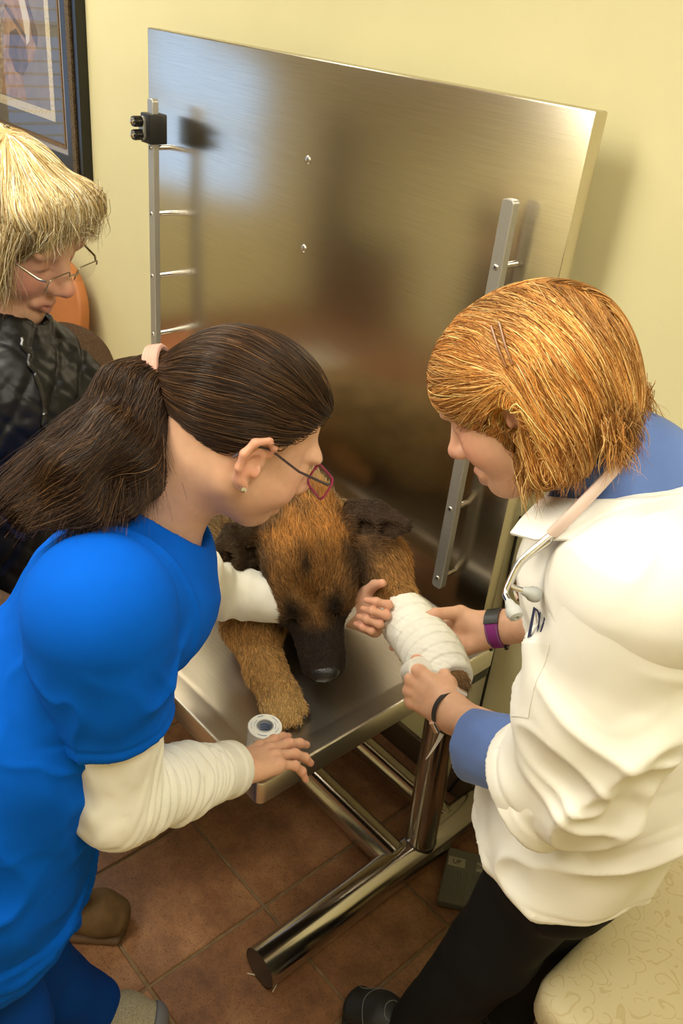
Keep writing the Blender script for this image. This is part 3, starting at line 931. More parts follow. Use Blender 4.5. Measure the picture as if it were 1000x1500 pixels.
# trunk: chest, ribs, loin, rump
s.econe((0.455, 0.465, 0.845), (0.30, 0.51, 0.845), (0.118, 0.132), (0.130, 0.135), (0, 1, 0), 0.04, at=A(SABLE, fb, 0.024))
s.econe((0.30, 0.51, 0.845), (0.02, 0.56, 0.83), (0.130, 0.135), (0.115, 0.118), (0, 1, 0), 0.05, at=A(SABLE, fb, 0.024))
s.econe((0.02, 0.56, 0.83), (-0.12, 0.56, 0.81), (0.115, 0.118), (0.10, 0.10), (0, 1, 0), 0.05, at=A(SABLE, fb, 0.022))
s.ell((0.47, 0.45, 0.80), (0.11, 0.115, 0.088), k=0.04, at=A(TAN, (0.3, 0, -1), 0.022))
# haunches and tail
s.ell((-0.04, 0.44, 0.805), (0.14, 0.075, 0.093), k=0.04, at=A(TAN, fb, 0.018))
s.ell((-0.04, 0.64, 0.805), (0.14, 0.075, 0.093), k=0.04, at=A(TAN, fb, 0.018))
s.tube([(0.02, 0.39, 0.757), (0.12, 0.36, 0.748), (0.20, 0.37, 0.739)], [0.045, 0.035, 0.026], 0.03, at=A(TAN, (1, 0, 0), 0.010))
s.tube([(0.02, 0.655, 0.757), (0.12, 0.675, 0.748), (0.20, 0.675, 0.739)], [0.045, 0.035, 0.026], 0.03, at=A(TAN, (1, 0, 0), 0.010))
s.tube([(-0.18, 0.55, 0.79), (-0.30, 0.50, 0.755), (-0.42, 0.44, 0.742)], [0.04, 0.035, 0.022], 0.04, at=A(SABLE, (-1, -0.3, 0), 0.03))
# neck, running from the withers up to the skull
nk = HF((-0.265, 0.0, -0.03)); wi = vec((0.40, 0.45, 0.905))
s.tube([wi, (nk + wi) / 2 + vec((0, 0, 0.012)), nk], [0.105, 0.090, 0.068], 0.04, at=A(ORANGE, (-0.5, 0.1, 0.4), 0.024))
# head
s.fr = HF
hb = HF.d((-1, 0, 0.15)); MUZ = (0.026, 0.018, 0.013); MASK = (0.05, 0.030, 0.017)
s.ell((-0.215, 0, 0.006), (0.090, 0.080, 0.066), k=0.03, at=A(ORANGE, hb, 0.014))
s.ell((-0.165, 0.042, -0.012), (0.065, 0.040, 0.052), k=0.03, at=A(TAN, HF.d((-1, 0.5, -0.3)), 0.013))
s.ell((-0.165, -0.042, -0.012), (0.065, 0.040, 0.052), k=0.03, at=A(TAN, HF.d((-1, -0.5, -0.3)), 0.013))
s.econe((-0.020, 0, -0.013), (-0.120, 0, -0.006), (0.038, 0.032), (0.053, 0.042), (0, 1, 0), 0.02, at=A(MUZ, hb, 0.005))
s.econe((-0.032, 0, -0.036), (-0.140, 0, -0.042), (0.024, 0.015), (0.040, 0.024), (0, 1, 0), 0.012, at=A(MUZ, hb, 0.005))
s.ell((-0.034, 0.021, -0.022), (0.034, 0.019, 0.022), k=0.010, at=A(MUZ, hb, 0.004)); s.ell((-0.034, -0.021, -0.022), (0.034, 0.019, 0.022), k=0.010, at=A(MUZ, hb, 0.004))
for sg in (1, -1):
    s.ell((-0.137, sg * 0.030, 0.026), (0.022, 0.020, 0.016), k=0.02, at=A(MASK, hb, 0.006))
    s.ell((-0.112, sg * 0.036, 0.016), (0.011, 0.011, 0.009), k=0.008, sub=True)
    s.cone((-0.012, sg * 0.010, 0.004), (-0.002, sg * 0.016, 0.000), 0.0045, 0.003, 0.004, sub=True)
s.ell((-0.012, 0, 0.003), (0.014, 0.024, 0.015), k=0.006, at=A((0.008, 0.007, 0.007), hb, 0.0))
s.cone((-0.0025, 0, -0.003), (0.004, 0, -0.016), 0.0012, 0.0012, 0.003, sub=True)
for sg in (1, -1):
    s.cone((-0.013, sg * 0.009, 0.003), (0.006, sg * 0.012, 0.001), 0.004, 0.003, 0.003, sub=True)
s.fr = None
# ears, held out sideways
EAR = (0.040, 0.022, 0.012)
def ear(base, mid, tip, side, face):
    base, mid, tip = vec(base), vec(mid), vec(tip)
    fl = tip - base
    s.econe(base, mid, (0.050, 0.018), (0.045, 0.012), side, 0.018, at=A(EAR, fl, 0.006))
    s.econe(mid, tip, (0.045, 0.012), (0.012, 0.006), side, 0.012, at=A(EAR, fl, 0.006))
    f = unit(face) * 0.013
    s.econe(base + 0.35 * (mid - base) + f, mid + 0.55 * (tip - mid) + f, (0.024, 0.008), (0.012, 0.005), side, 0.008, sub=True)
ear((0.4947, 0.3406, 0.9488), (0.5096, 0.2625, 0.9654), (0.5188, 0.1966, 0.9641), (-0.4904, 0.5433, 0.7412), (0.6267, -0.6491, -0.3440))
ear((0.5805, 0.4844, 0.9789), (0.6286, 0.5127, 0.9946), (0.6767, 0.5455, 1.0057), (-0.6561, 0.3576, 0.7171), (0.7593, -0.5006, -0.3247))
# foreleg stretched out on the table (free paw)
LEG = A((0.34, 0.185, 0.060), (0.6, -0.3, -0.6), 0.009)
p1 = (0.530, 0.305, 0.790); p2 = (0.5151, 0.2990, 0.7750); p3 = (0.6182, 0.2653, 0.7520); p4 = (0.6682, 0.2544, 0.7440); p5 = (0.7034, 0.2433, 0.7350)
s.tube([(0.44, 0.37, 0.85), p1, p2], [0.070, 0.054, 0.042], 0.03, at=A(TAN, (0.6, -0.3, -0.6), 0.014))
s.tube([p2, p3, p4], [0.044, 0.035, 0.034], 0.02, at=LEG)
PAW = A((0.42, 0.26, 0.10), (0.7, -0.6, -0.2), 0.007)
s.ell((0.6839, 0.2539, 0.7360), (0.045, 0.036, 0.024), vec(p5) - vec(p3), (0, 0, 1), 0.012, at=PAW)
pd = unit(vec(p5) - vec(p3)) * vec((1, 1, 0)); pd = unit(pd); ps = np.cross(vec((0, 0, 1)), pd)
pc = vec(p5); pc[2] = TS + 0.016
toes = []
for off, ln in ((-0.031, 0.018), (-0.0105, 0.032), (0.0105, 0.032), (0.031, 0.016)):
    b = pc + ps * off * 0.9 + pd * (ln - 0.040) + vec((0, 0, 0.006)); e = pc + ps * off + pd * ln
    s.econe(b, e, (0.0105, 0.016), (0.0100, 0.013), ps, 0.004, at=PAW); toes.append(e + pd * 0.008)
# bandaged foreleg, lifted towards the vet
s.tube([(0.50, 0.54, 0.88), (0.6326, 0.5130, 0.9020), (0.7174, 0.4879, 0.8790)], [0.080, 0.062, 0.043], 0.03, at=A(TAN, (0.5, -0.2, -0.7), 0.014))
s.tube([(0.7174, 0.4879, 0.8790), (0.8755, 0.4383, 0.8766), (0.9273, 0.4165, 0.8771)], [0.040, 0.028, 0.029], 0.012, at=LEG)
s.tube([(0.9104, 0.4219, 0.8742), (0.9442, 0.4117, 0.8767)], [0.026, 0.022], 0.01, at=A((0.10, 0.07, 0.045), (0.5, -0.3, -0.6), 0.008))
DV, DQ = s.mesh(0.0042, 1)
DN = vnormals(DV, DQ)
tags, w = s.weights(DV, 0.010)
Dcol = sum(w[i][:, None] * tags[i][0] for i in range(len(tags)))
Dflow = sum(w[i][:, None] * unit(tags[i][1]) for i in range(len(tags)))
Dlen = sum(w[i] * tags[i][2] for i in range(len(tags)))
# coat markings on the head, in head coordinates
h = HF.inv(DV)
near = sstep(-h[:, 0], 0.30, 0.25) * sstep(np.abs(h[:, 1]), 0.14, 0.095) * sstep(-h[:, 2], 0.085, 0.06) * sstep(h[:, 2], 0.12, 0.10)
def pdist(V, pts):
    r = np.full(len(V), 9.0)
    for a, b in zip(pts[:-1], pts[1:]):
        a, b = vec(a), vec(b); t = np.clip((V - a) @ (b - a) / ((b - a) @ (b - a)), 0, 1)
        r = np.minimum(r, np.linalg.norm(V - a - t[:, None] * (b - a), axis=1))
    return r
near = near * sstep(pdist(DV, [p1, p2, p3, p4, p5]), 0.052, 0.066)
nz_ = fbm(DV, 60, 2, 3)
def paint(mask, col):
    global Dcol
    mask = np.clip(mask, 0, 1)[:, None]; Dcol = Dcol * (1 - mask) + mask * vec(col)
ax_, ay_, az_ = -h[:, 0], np.abs(h[:, 1]), h[:, 2]
paint(near * sstep(ax_ + 0.02 * nz_, 0.255, 0.20) * sstep(ax_, 0.10, 0.14) * 0.55, (0.10, 0.055, 0.022))
paint(near * sstep(ax_ + 0.015 * nz_, 0.135, 0.09), (0.022, 0.015, 0.011))
bridge = np.exp(-(h[:, 1] / 0.022)**2) * sstep(az_, -0.005, 0.012)
paint(near * bridge * sstep(ax_, 0.07, 0.10) * sstep(ax_, 0.19, 0.15) * (0.75 + 0.4 * nz_), (0.22, 0.105, 0.03))
paint(near * np.exp(-((ax_ - 0.122) / 0.022)**2 - ((ay_ - 0.038) / 0.018)**2) * sstep(az_, -0.02, 0.0) * 0.95, (0.014, 0.010, 0.008))
paint(near * np.exp(-((ax_ - 0.150) / 0.012)**2 - ((ay_ - 0.026) / 0.011)**2) * sstep(az_, 0.0, 0.02) * 0.7, (0.26, 0.135, 0.045))
paint(near * np.exp(-((ax_ - 0.195) / 0.022)**2 - (h[:, 1] / 0.011)**2) * sstep(az_, 0.02, 0.04) * 0.95, (0.020, 0.013, 0.009))
paint(near * sstep(ay_, 0.058, 0.078) * sstep(ax_, 0.12, 0.16) * sstep(ax_, 0.25, 0.21) * 0.8, (0.03, 0.019, 0.012))
# dark throat and chest hair, sable banding on the back
back = sstep(DV[:, 0], 0.62, 0.50) * sstep(DV[:, 2], 0.84, 0.93)
paint(back * np.clip(0.35 + 1.1 * fbm(DV * np.array([0.4, 1, 1]), 55, 2, 8), 0, 0.85), (0.07, 0.045, 0.025))
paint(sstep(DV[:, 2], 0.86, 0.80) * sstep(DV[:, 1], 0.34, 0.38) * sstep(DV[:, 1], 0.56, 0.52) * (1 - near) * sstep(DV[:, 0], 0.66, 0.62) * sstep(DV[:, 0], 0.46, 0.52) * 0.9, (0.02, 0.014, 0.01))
mat('dog_skin', (0.2, 0.1, 0.05), 0.75, spec=0.2, attr='Col', fine=(260, 0.25))
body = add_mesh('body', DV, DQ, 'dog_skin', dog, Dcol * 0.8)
# fur
rng = np.random.default_rng(3)
lenmul = np.clip(Dlen, 0, 1)
ctr = vec((0.6453, 0.3769, 0.8814))
dens = 1.0 / (0.4 + (np.linalg.norm(DV - ctr, axis=1) / 0.30)**2) * (Dlen > 0.001)
# none under the bandage
bA, bB = vec((0.7350, 0.4827, 0.8714)), vec((0.9273, 0.4165, 0.8771))
bt = np.clip((DV - bA) @ (bB - bA) / ((bB - bA) @ (bB - bA)), -0.2, 1.2)
bd = np.linalg.norm(DV - bA - bt[:, None] * (bB - bA), axis=1)
dens = dens * ~((bd < 0.052) & (bt > 0.0) & (bt < 0.97))
NF = 85000
P, q, Wt = sample_surface(DV, DQ, NF, rng, dens)
def lerp(Aa): return sum(Wt[j] * (Aa[DQ[q, j]] if Aa.ndim > 1 else Aa[DQ[q, j]][:, None]) for j in range(4))
n_ = lerp(DN); fl = lerp(Dflow); ln = lerp(Dlen)[:, 0] * (0.65 + 0.6 * rng.random(NF)); cc = lerp(Dcol)
fl = fl - n_ * (fl * n_).sum(1)[:, None]; fl /= np.linalg.norm(fl, axis=1)[:, None] + 1e-6
fl = fl + 0.22 * rng.normal(size=(NF, 3)) + 0.35 * np.stack([noise3(P, 28, k) for k in range(3)], 1)
S = np.zeros((NF, 4, 3))
for i, t in enumerate((0, 0.35, 0.7, 1.0)):
    S[:, i] = P + ln[:, None] * t * (fl * (0.85 + 0.15 * t) + n_ * (0.52 - 0.28 * t))
var = np.exp(rng.normal(0, 0.28, NF))[:, None]
tip = rng.random(NF) < 0.12
cc = cc * var * 1.35; cc[tip] *= 0.35
lightb = (P[:, 0] < 0.50) & (lerp(near)[:, 0] < 0.1) & (ln > 0.010) & (P[:, 2] > 0.82) & (rng.random(NF) < 0.35)
cc[lightb] = np.array((0.50, 0.37, 0.18)) * var[lightb]
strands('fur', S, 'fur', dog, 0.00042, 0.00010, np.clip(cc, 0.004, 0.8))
# eyes, nose shine, claws
mat('dog_eye', (0.010, 0.006, 0.004), 0.06); mat('claw', (0.02, 0.015, 0.012), 0.35)
for sg in (1, -1):
    c = HF((-0.117, sg * 0.0335, 0.013))
    MB().lathe([(0, -0.0095), (0.006, -0.0075), (0.0092, -0.002), (0.0092, 0.002), (0.006, 0.0075), (0, 0.0095)], 16, c, HF.z).build('eye', 'dog_eye', dog)
for e in toes:
    MB().tube([e - pd * 0.006 + vec((0, 0, -0.002)), e + pd * 0.004 + vec((0, 0, -0.006)), e + pd * 0.009 + vec((0, 0, -0.0135))], [0.0042, 0.0036, 0.001], 8).build('claw', 'claw', dog)
for k in (-1, 0, 1):
    e = vec((0.9472, 0.4096, 0.8785)) + k * 0.011 * vec((0.5005, 0.5625, -0.5129))
    MB().tube([e, e + vec((0.7424, 0.0867, -0.5842)) * 0.012], [0.004, 0.0012], 8).build('claw', 'claw', dog)
mat('nose_wet', (0.010, 0.009, 0.009), 0.22, bump=(420, 0.5, 0.002))
ns = Solid(HF)
ns.ell((-0.006, 0, 0.006), (0.017, 0.0275, 0.0150), k=0.004); ns.ell((-0.003, 0, -0.004), (0.015, 0.018, 0.012), k=0.008)
for sg in (1, -1): ns.econe((0.004, sg * 0.0115, 0.002), (0.014, sg * 0.0160, -0.001), (0.0048, 0.0034), (0.0040, 0.003), (0, 1, 0), 0.003, sub=True)
ns.cone((0.014, 0, 0.004), (0.010, 0, -0.018), 0.0014, 0.0014, 0.003, sub=True)
a_, b_ = ns.mesh(0.0015, 1); add_mesh('nose', a_, b_, 'nose_wet', dog)
# bandage: wound gauze with overlapping turns
mat('gauze', (0.86, 0.85, 0.78), 0.9, bump=(900, 0.5, 0.0015))
g = Solid()
gp = [(0.7291, 0.4850, 0.8714), (0.7768, 0.4721, 0.8678), (0.8238, 0.4554, 0.8703), (0.8673, 0.4369, 0.8747), (0.9025, 0.4233, 0.8755), (0.9323, 0.4129, 0.8765)]
gr = [0.0445, 0.045, 0.045, 0.0475, 0.041, 0.036]
g.tube(gp, gr, 0.02)
g.half((0.7228, 0.4830, 0.8764), np.subtract((0.7228, 0.4830, 0.8764), (0.8755, 0.4383, 0.8766)), 0.006)
g.half((0.9370, 0.4107, 0.8781), np.subtract((0.9370, 0.4107, 0.8781), (0.8755, 0.4383, 0.8766)), 0.006)
GV, GQ = g.mesh(0.0022, 1)
gn = vnormals(GV, GQ); gax = unit(np.subtract(gp[-1], gp[0])); gt = (GV - vec(gp[0])) @ gax
gu = unit(np.cross(gax, (0, 0, 1))); gw = np.cross(gax, gu)
ang = np.arctan2((GV - vec(gp[0])) @ gw, (GV - vec(gp[0])) @ gu)
turn = (gt / 0.024 + ang / (2 * math.pi)) % 1.0
GV = GV + gn * (0.0028 * (turn**0.6) * sstep(turn, 1.0, 0.9) + 0.0010 * noise3(GV, 130))[:, None] + gn * (0.0006 * np.sin(gt * 2400) * np.sin(ang * 60))[:, None]
bnd = add_mesh('bandage', GV, GQ, 'gauze', dog); bnd['label'] = 'white gauze bandage wound around the foreleg'

# ------------------------------------------------------------------ people: shared builders
mat('skin', (0.7, 0.42, 0.30), 0.5, spec=0.35, attr='Col', bump=(500, 0.08, 0.0008), sss=0.12)
mat('eye_white', (0.75, 0.72, 0.68), 0.15); mat('eye_iris', (0.05, 0.04, 0.03), 0.1)
SKIN = vec((0.66, 0.385, 0.255)); BLUSH = vec((0.66, 0.26, 0.18)); LIP = vec((0.48, 0.15, 0.11))

def head_solid(fr, neck_to, old=0.0, neck_r=0.052, lo=1.0):
    """a head: fr at the centre between the ears; neck_to = point (world) at the base of the neck"""
    s = Solid(fr)
    s.ell((-0.012, 0, 0.038), (0.096, 0.074, 0.078), k=0.02)
    s.ell((0.030, 0, -0.020 * lo), (0.062, 0.060, 0.085 * lo), k=0.03)
    for g in (1, -1):
        s.cone((-0.008, g * 0.048, -0.050 * lo), (0.052, g * 0.018, -0.098 * lo), 0.022, 0.018, 0.03)
        s.ell((0.052, g * 0.036, -0.030), (0.030, 0.026, 0.030), k=0.02)
        s.ell((0.080, g * 0.032, 0.022), (0.012, 0.024, 0.010), k=0.015)
        s.ell((0.094, g * 0.032, 0.000), (0.0135, 0.016, 0.0095), k=0.012, sub=True)
        s.ell((0.0720, g * 0.032, 0.000), (0.0130, 0.0165, 0.0125), k=0.010)
    s.ell((0.068, 0, -0.098 * lo), (0.020, 0.022, 0.017), k=0.025)
    s.cone((0.086, 0, 0.016), (0.106, 0, -0.026), 0.0075, 0.0115, 0.014)
    s.ell((0.109, 0, -0.029), (0.012, 0.0125, 0.0105), k=0.008)
    for g in (1, -1):
        s.ell((0.098, g * 0.0125, -0.033), (0.011, 0.0072, 0.0078), k=0.006)
        s.ell((0.103, g * 0.0065, -0.0405), (0.0045, 0.0028, 0.004), k=0.003, sub=True)
        s.cone((0.083, g * 0.022, -0.0645), (0.0935, g * 0.004, -0.0605), 0.0042, 0.0062, 0.007)
        s.cone((0.083, g * 0.021, -0.0665), (0.0910, 0, -0.0735), 0.0042, 0.0072, 0.007)
    s.cone((0.0945, -0.020, -0.0668), (0.0945, 0.020, -0.0668), 0.0012, 0.0012, 0.003, sub=True)
    # ears
    for g in (1, -1):
        s.ell((-0.008, g * 0.0745, -0.004), (0.020, 0.006, 0.031), (1, g * -0.35, 0.15), (-0.15, g * 0.15, 1), k=0.006)
        rim = [(0.006, 0.076, 0.012), (0.003, 0.081, 0.024), (-0.010, 0.085, 0.030), (-0.024, 0.087, 0.022), (-0.029, 0.087, 0.006), (-0.025, 0.085, -0.012), (-0.014, 0.081, -0.026), (-0.004, 0.077, -0.033)]
        s.tube([(a, g * b, c) for a, b, c in rim], [0.0035, 0.0042, 0.0045, 0.0045, 0.0045, 0.0042, 0.0052, 0.0060], 0.004)
        s.ell((0.001, g * 0.079, -0.012), (0.0045, 0.004, 0.0075), k=0.004)
        s.ell((-0.009, g * 0.084, -0.004), (0.0095, 0.0075, 0.0125), k=0.004, sub=True)
    nb = fr.inv(vec(neck_to))
    s.cone((-0.030, 0, -0.035), nb, neck_r, neck_r * 1.08, 0.03)
    return s

def head_color(fr, V, tone=1.0, flush=1.0):
    h = fr.inv(V); c = np.tile(SKIN * tone, (len(V), 1))
    def blend(c, m, col): m = np.clip(m, 0, 1)[:, None]; return c * (1 - m) + m * vec(col)
    ay = np.abs(h[:, 1])
    c = blend(c, flush * 0.55 * np.exp(-((h[:, 0] - 0.07) / 0.03)**2 - ((ay - 0.042) / 0.025)**2 - ((h[:, 2] + 0.03) / 0.03)**2), BLUSH)
    c = blend(c, flush * 0.6 * np.exp(-((h[:, 0] - 0.115) / 0.02)**2 - (h[:, 1] / 0.016)**2 - ((h[:, 2] + 0.03) / 0.016)**2), BLUSH)
    c = blend(c, 0.45 * sstep(ay, 0.074, 0.080) * sstep(np.abs(h[:, 2]), 0.05, 0.03), BLUSH)
    c = blend(c, 0.85 * np.exp(-((h[:, 0] - 0.092) / 0.012)**2 - (h[:, 1] / 0.022)**4 - ((h[:, 2] + 0.067) / 0.009)**2), LIP)
    c = blend(c, 0.55 * np.exp(-((h[:, 0] - 0.088) / 0.02)**2 - ((ay - 0.032) / 0.020)**2 - ((h[:, 2] - 0.024) / 0.0045)**2), (0.16, 0.09, 0.05))
    c = blend(c, 0.75 * np.exp(-((h[:, 0] - 0.086) / 0.012)**2 - ((ay - 0.032) / 0.015)**2 - ((h[:, 2] + 0.005) / 0.0022)**2), (0.05, 0.03, 0.02))
    return c * (1 + 0.05 * fbm(V, 120, 2, 4))[:, None]

def hand_solid(s, wrist, fwd, back, side, curls, spreads=(0.16, 0.04, -0.06, -0.16), thumb=None, scale=1.0, flen=1.0):
    """a hand: wrist point, direction of the knuckles, direction of the back of the hand,
    side = +1 when the thumb lies on the +y side (y = back x fwd); curls = per finger three bend angles in degrees.
    thumb = list of three points in hand coordinates, or None for a relaxed thumb. Returns joint positions of the fingers."""
    f = Frame(wrist, fwd, back); K = scale
    def L(x, y, z): return f((x * K, y * side * K, z * K))
    kn = [(0.086, 0.0270, 0.002), (0.090, 0.0075, 0.005), (0.085, -0.0115, 0.003), (0.076, -0.0285, -0.002)]
    ln = [(0.041, 0.026, 0.021), (0.045, 0.029, 0.022), (0.041, 0.027, 0.021), (0.032, 0.020, 0.019)]
    rd = [(0.0092, 0.0084, 0.0076, 0.0062), (0.0094, 0.0086, 0.0078, 0.0064), (0.0090, 0.0082, 0.0074, 0.0060), (0.0080, 0.0072, 0.0066, 0.0054)]
    # palm
    for i, k_ in enumerate(kn):
        s.econe(L(0.004, k_[1] * 0.55, 0), L(k_[0] - 0.004, k_[1], k_[2] - 0.004), (0.0135 * K, 0.0150 * K), (0.0115 * K, 0.0118 * K), f.y, 0.012)
    s.econe(L(-0.03, 0, 0), L(0.012, 0.0, -0.001), (0.0265 * K, 0.0195 * K), (0.027 * K, 0.018 * K), f.y, 0.02)
    s.ell(L(0.034, 0.020, -0.011), (0.030 * K, 0.014 * K, 0.013 * K), f.x + 0.45 * side * f.y, f.z, 0.012)
    s.ell(L(0.036, -0.020, -0.009), (0.032 * K, 0.012 * K, 0.011 * K), f.x, f.z, 0.012)
    joints = []
    for i in range(4):
        p = L(*kn[i]); a = 0.0; J = [p]
        sp = spreads[i] * side
        dirx = f.x * math.cos(sp) + f.y * math.sin(sp)
        s.ell(p + f.z * 0.002 * K, (0.0105 * K, 0.0098 * K, 0.0095 * K), f.x, f.z, 0.008)
        for j in range(3):
            a += math.radians(curls[i][j])
            d = dirx * math.cos(a) - f.z * math.sin(a)
            e = p + d * ln[i][j] * K * flen
            s.cone(p, e, rd[i][j] * K, rd[i][j + 1] * K, 0.0035)
            if j < 2: s.ell(e, (rd[i][j + 1] * 1.08 * K,) * 3, k=0.004)
            p = e; J.append(p)
        joints.append(J)
    tp = thumb or [(0.030, 0.030, -0.010), (0.058, 0.050, -0.016), (0.084, 0.058, -0.020)]
    tb = L(0.012, 0.016, -0.006)
    T3 = [L(*t) for t in tp]
    s.cone(tb, T3[0], 0.0165 * K, 0.0135 * K, 0.012)
    s.cone(T3[0], T3[1], 0.0128 * K, 0.0104 * K, 0.006)
    s.cone(T3[1], T3[2], 0.0102 * K, 0.0080 * K, 0.004)
    joints.append([tb] + T3)
    return f, joints

def hand_color(V, joints, tone=1.0, f=None):
    c = np.tile(SKIN * 1.04 * tone, (len(V), 1))
    for J in joints:
        for n, p in enumerate(J[1:]):
            m = np.clip(0.5 * np.exp(-(np.linalg.norm(V - p, axis=1) / 0.011)**2), 0, 1)[:, None]
            c = c * (1 - m) + m * BLUSH * 1.05
        m = np.clip(0.35 * np.exp(-(np.linalg.norm(V - J[0], axis=1) / 0.012)**2), 0, 1)[:, None]
        c = c * (1 - m) + m * BLUSH * 1.05
    return c * (1 + 0.06 * fbm(V, 90, 2, 9))[:, None]

def nails(joints, f, parent, m='nail'):
    for J in joints:
        p, q = vec(J[-1]), vec(J[-2])
        t = unit(p - q); u = unit(np.cross(t, f.z)) if J is not joints[-1] else unit(np.cross(t, f.z + f.y * 0.6))
        n = unit(np.cross(u, t))
        if n @ f.z < 0: n = -n
        c = p - t * 0.0015 + n * 0.0053
        V = []
        for a in range(5):
            for b in range(5):
                uu, vv = (a - 2) / 2, (b - 2) / 2
                V.append(c + u * uu * 0.0046 + t * vv * (0.0058 - 0.0014 * uu * uu) - n * (0.0016 * uu * uu + 0.0008 * max(vv, 0)**2))
        F = [(a * 5 + b, a * 5 + b + 1, a * 5 + b + 6, a * 5 + b + 5) for a in range(4) for b in range(4)]
        MB().add(V, F).build('fingernail', m, parent)
mat('nail', (0.66, 0.36, 0.27), 0.25)

def wrinkle(V, Q, amp, scale, stretch=None, seed=0, mask=None, n=2):
    """cloth folds pushed along the surface normal"""
    N = vnormals(V, Q)
    P = V if stretch is None else V @ np.asarray(stretch, float).T
    d = fbm(P, scale, n, seed)
    if mask is not None: d = d * mask
    return V + N * (amp * d)[:, None]

def folds(V, Q, amp, scale, axis, along=0.25, seed=0, mask=None, smooth=1):
    """creases: narrow raised ridges that run along an axis"""
    N = vnormals(V, Q); P = V @ axis_stretch(axis, along).T
    n = noise3(P, scale, seed) + 0.45 * noise3(P, scale * 2.1, seed + 3)
    r = np.clip(1 - np.abs(n) * 2.6, -0.4, 1); r = np.where(r > 0, r * r, 0.4 * r)
    if mask is not None: r = r * mask
    V = V + N * (amp * r)[:, None]
    return relax(V, Q, smooth) if smooth else V

def axis_stretch(axis, along=0.3):
    """squeeze noise along an axis so the folds run along it"""
    a = unit(axis); return np.eye(3) - (1 - along) * np.outer(a, a)

def grow_hair(sol, V, Q, n, k, rng, field, length, keep=None, off=0.0012, jit=0.12, dens=None):
    """strands that start on the hair mass and run along field(), held to its surface"""
    P, q, W_ = sample_surface(V, Q, n, rng, dens)
    if keep is not None: P = P[keep(P)]
    L_ = length * (0.6 + 0.7 * rng.random(len(P)))[:, None] / (k - 1)
    o = off * (0.2 + 1.6 * rng.random(len(P)))
    jj = rng.normal(size=P.shape) * jit
    S = []; p = P.copy()
    for i in range(k):
        g0, G = sol.grad(p)
        e = o - g0; e = np.where(e > 0, e, 0.35 * e)
        p = p + G * np.clip(e, -0.004, 0.006)[:, None]
        S.append(p.copy())
        d = field(p) + jj + 0.10 * np.stack([noise3(p, 45, 20 + j) for j in range(3)], 1)
        t = d - G * (d * G).sum(1)[:, None]
        nt_ = np.linalg.norm(t, axis=1)[:, None]
        t = t / (nt_ + 1e-6)
        p = p + t * L_
    return np.stack(S, 1)

def clump(S, c, amp=0.45, scale=38):
    """vary strand colour in locks rather than hair by hair"""
    return np.clip(c * np.exp(amp * fbm(S[:, 0], scale, 2, 13))[:, None], 0.002, 0.92)

def bezier_locks(guides, n, k, rng, spread, wob=0.003, taper=0.6):
    """strands that follow guide polylines; spread = radius of each lock at root and end"""
    out = []
    G = [np.array(g, float) for g in guides]
    t = np.linspace(0, 1, k)
    for i in range(n):
        g = G[rng.integers(len(G))]
        L_ = np.linspace(0, 1, len(g))
        c = np.stack([np.interp(t, L_, g[:, j]) for j in range(3)], 1)
        # smooth
        for _ in range(3): c[1:-1] = 0.5 * c[1:-1] + 0.25 * (c[:-2] + c[2:])
        o = rng.normal(size=3) * spread[0]; e = rng.normal(size=3) * spread[1]
        ph = rng.random(3) * 6.28
        wv = np.stack([np.sin(t * 7 + ph[j]) for j in range(3)], 1) * wob * t[:, None]
        out.append(c + o * (1 - t)[:, None] + e * t[:, None] + wv)
    return np.array(out)

# ------------------------------------------------------------------ nurse in blue scrubs
mat('scrub_blue', (0.0005, 0.095, 0.56), 0.85, spec=0.08, sheen=0.0, bump=(700, 0.15, 0.001), fine=(9, 0.10))
mat('scrub_pants', (0.002, 0.045, 0.27), 0.85, spec=0.1, sheen=0.0, bump=(700, 0.15, 0.001), fine=(9, 0.10))
mat('knit_white', (0.80, 0.78, 0.70), 0.9, spec=0.2, bump=(900, 0.2, 0.001))
mat('hair_brown', (0.030, 0.015, 0.008), 0.5, bump=(300, 0.3, 0.002))
nurse = empty('person', (0.74, -0.2, 0))
tag(nurse, 'person in blue scrubs with brown ponytail and glasses leaning over the dog', 'person')
NH = Frame((0.8163, 0.0335, 1.3852), (0.2856, 0.8303, -0.4767), (0.1302, 0.4426, 0.8815), 1.02)
nbase = (0.7481, -0.0481, 1.2516)
RS, LS = (0.8469, -0.1719, 1.2313), (0.6856, 0.0057, 1.1550)
EL, WR = (0.8612, -0.1728, 0.9293), (0.8151, 0.0446, 0.8025)
LE, LW = (0.5003, 0.2076, 0.8914), (0.6657, 0.4207, 0.8545)
PEL = (0.6979, -0.2958, 0.8007)
lat = unit(np.subtract(RS, LS)); chest = (vec(RS) + vec(LS)) / 2
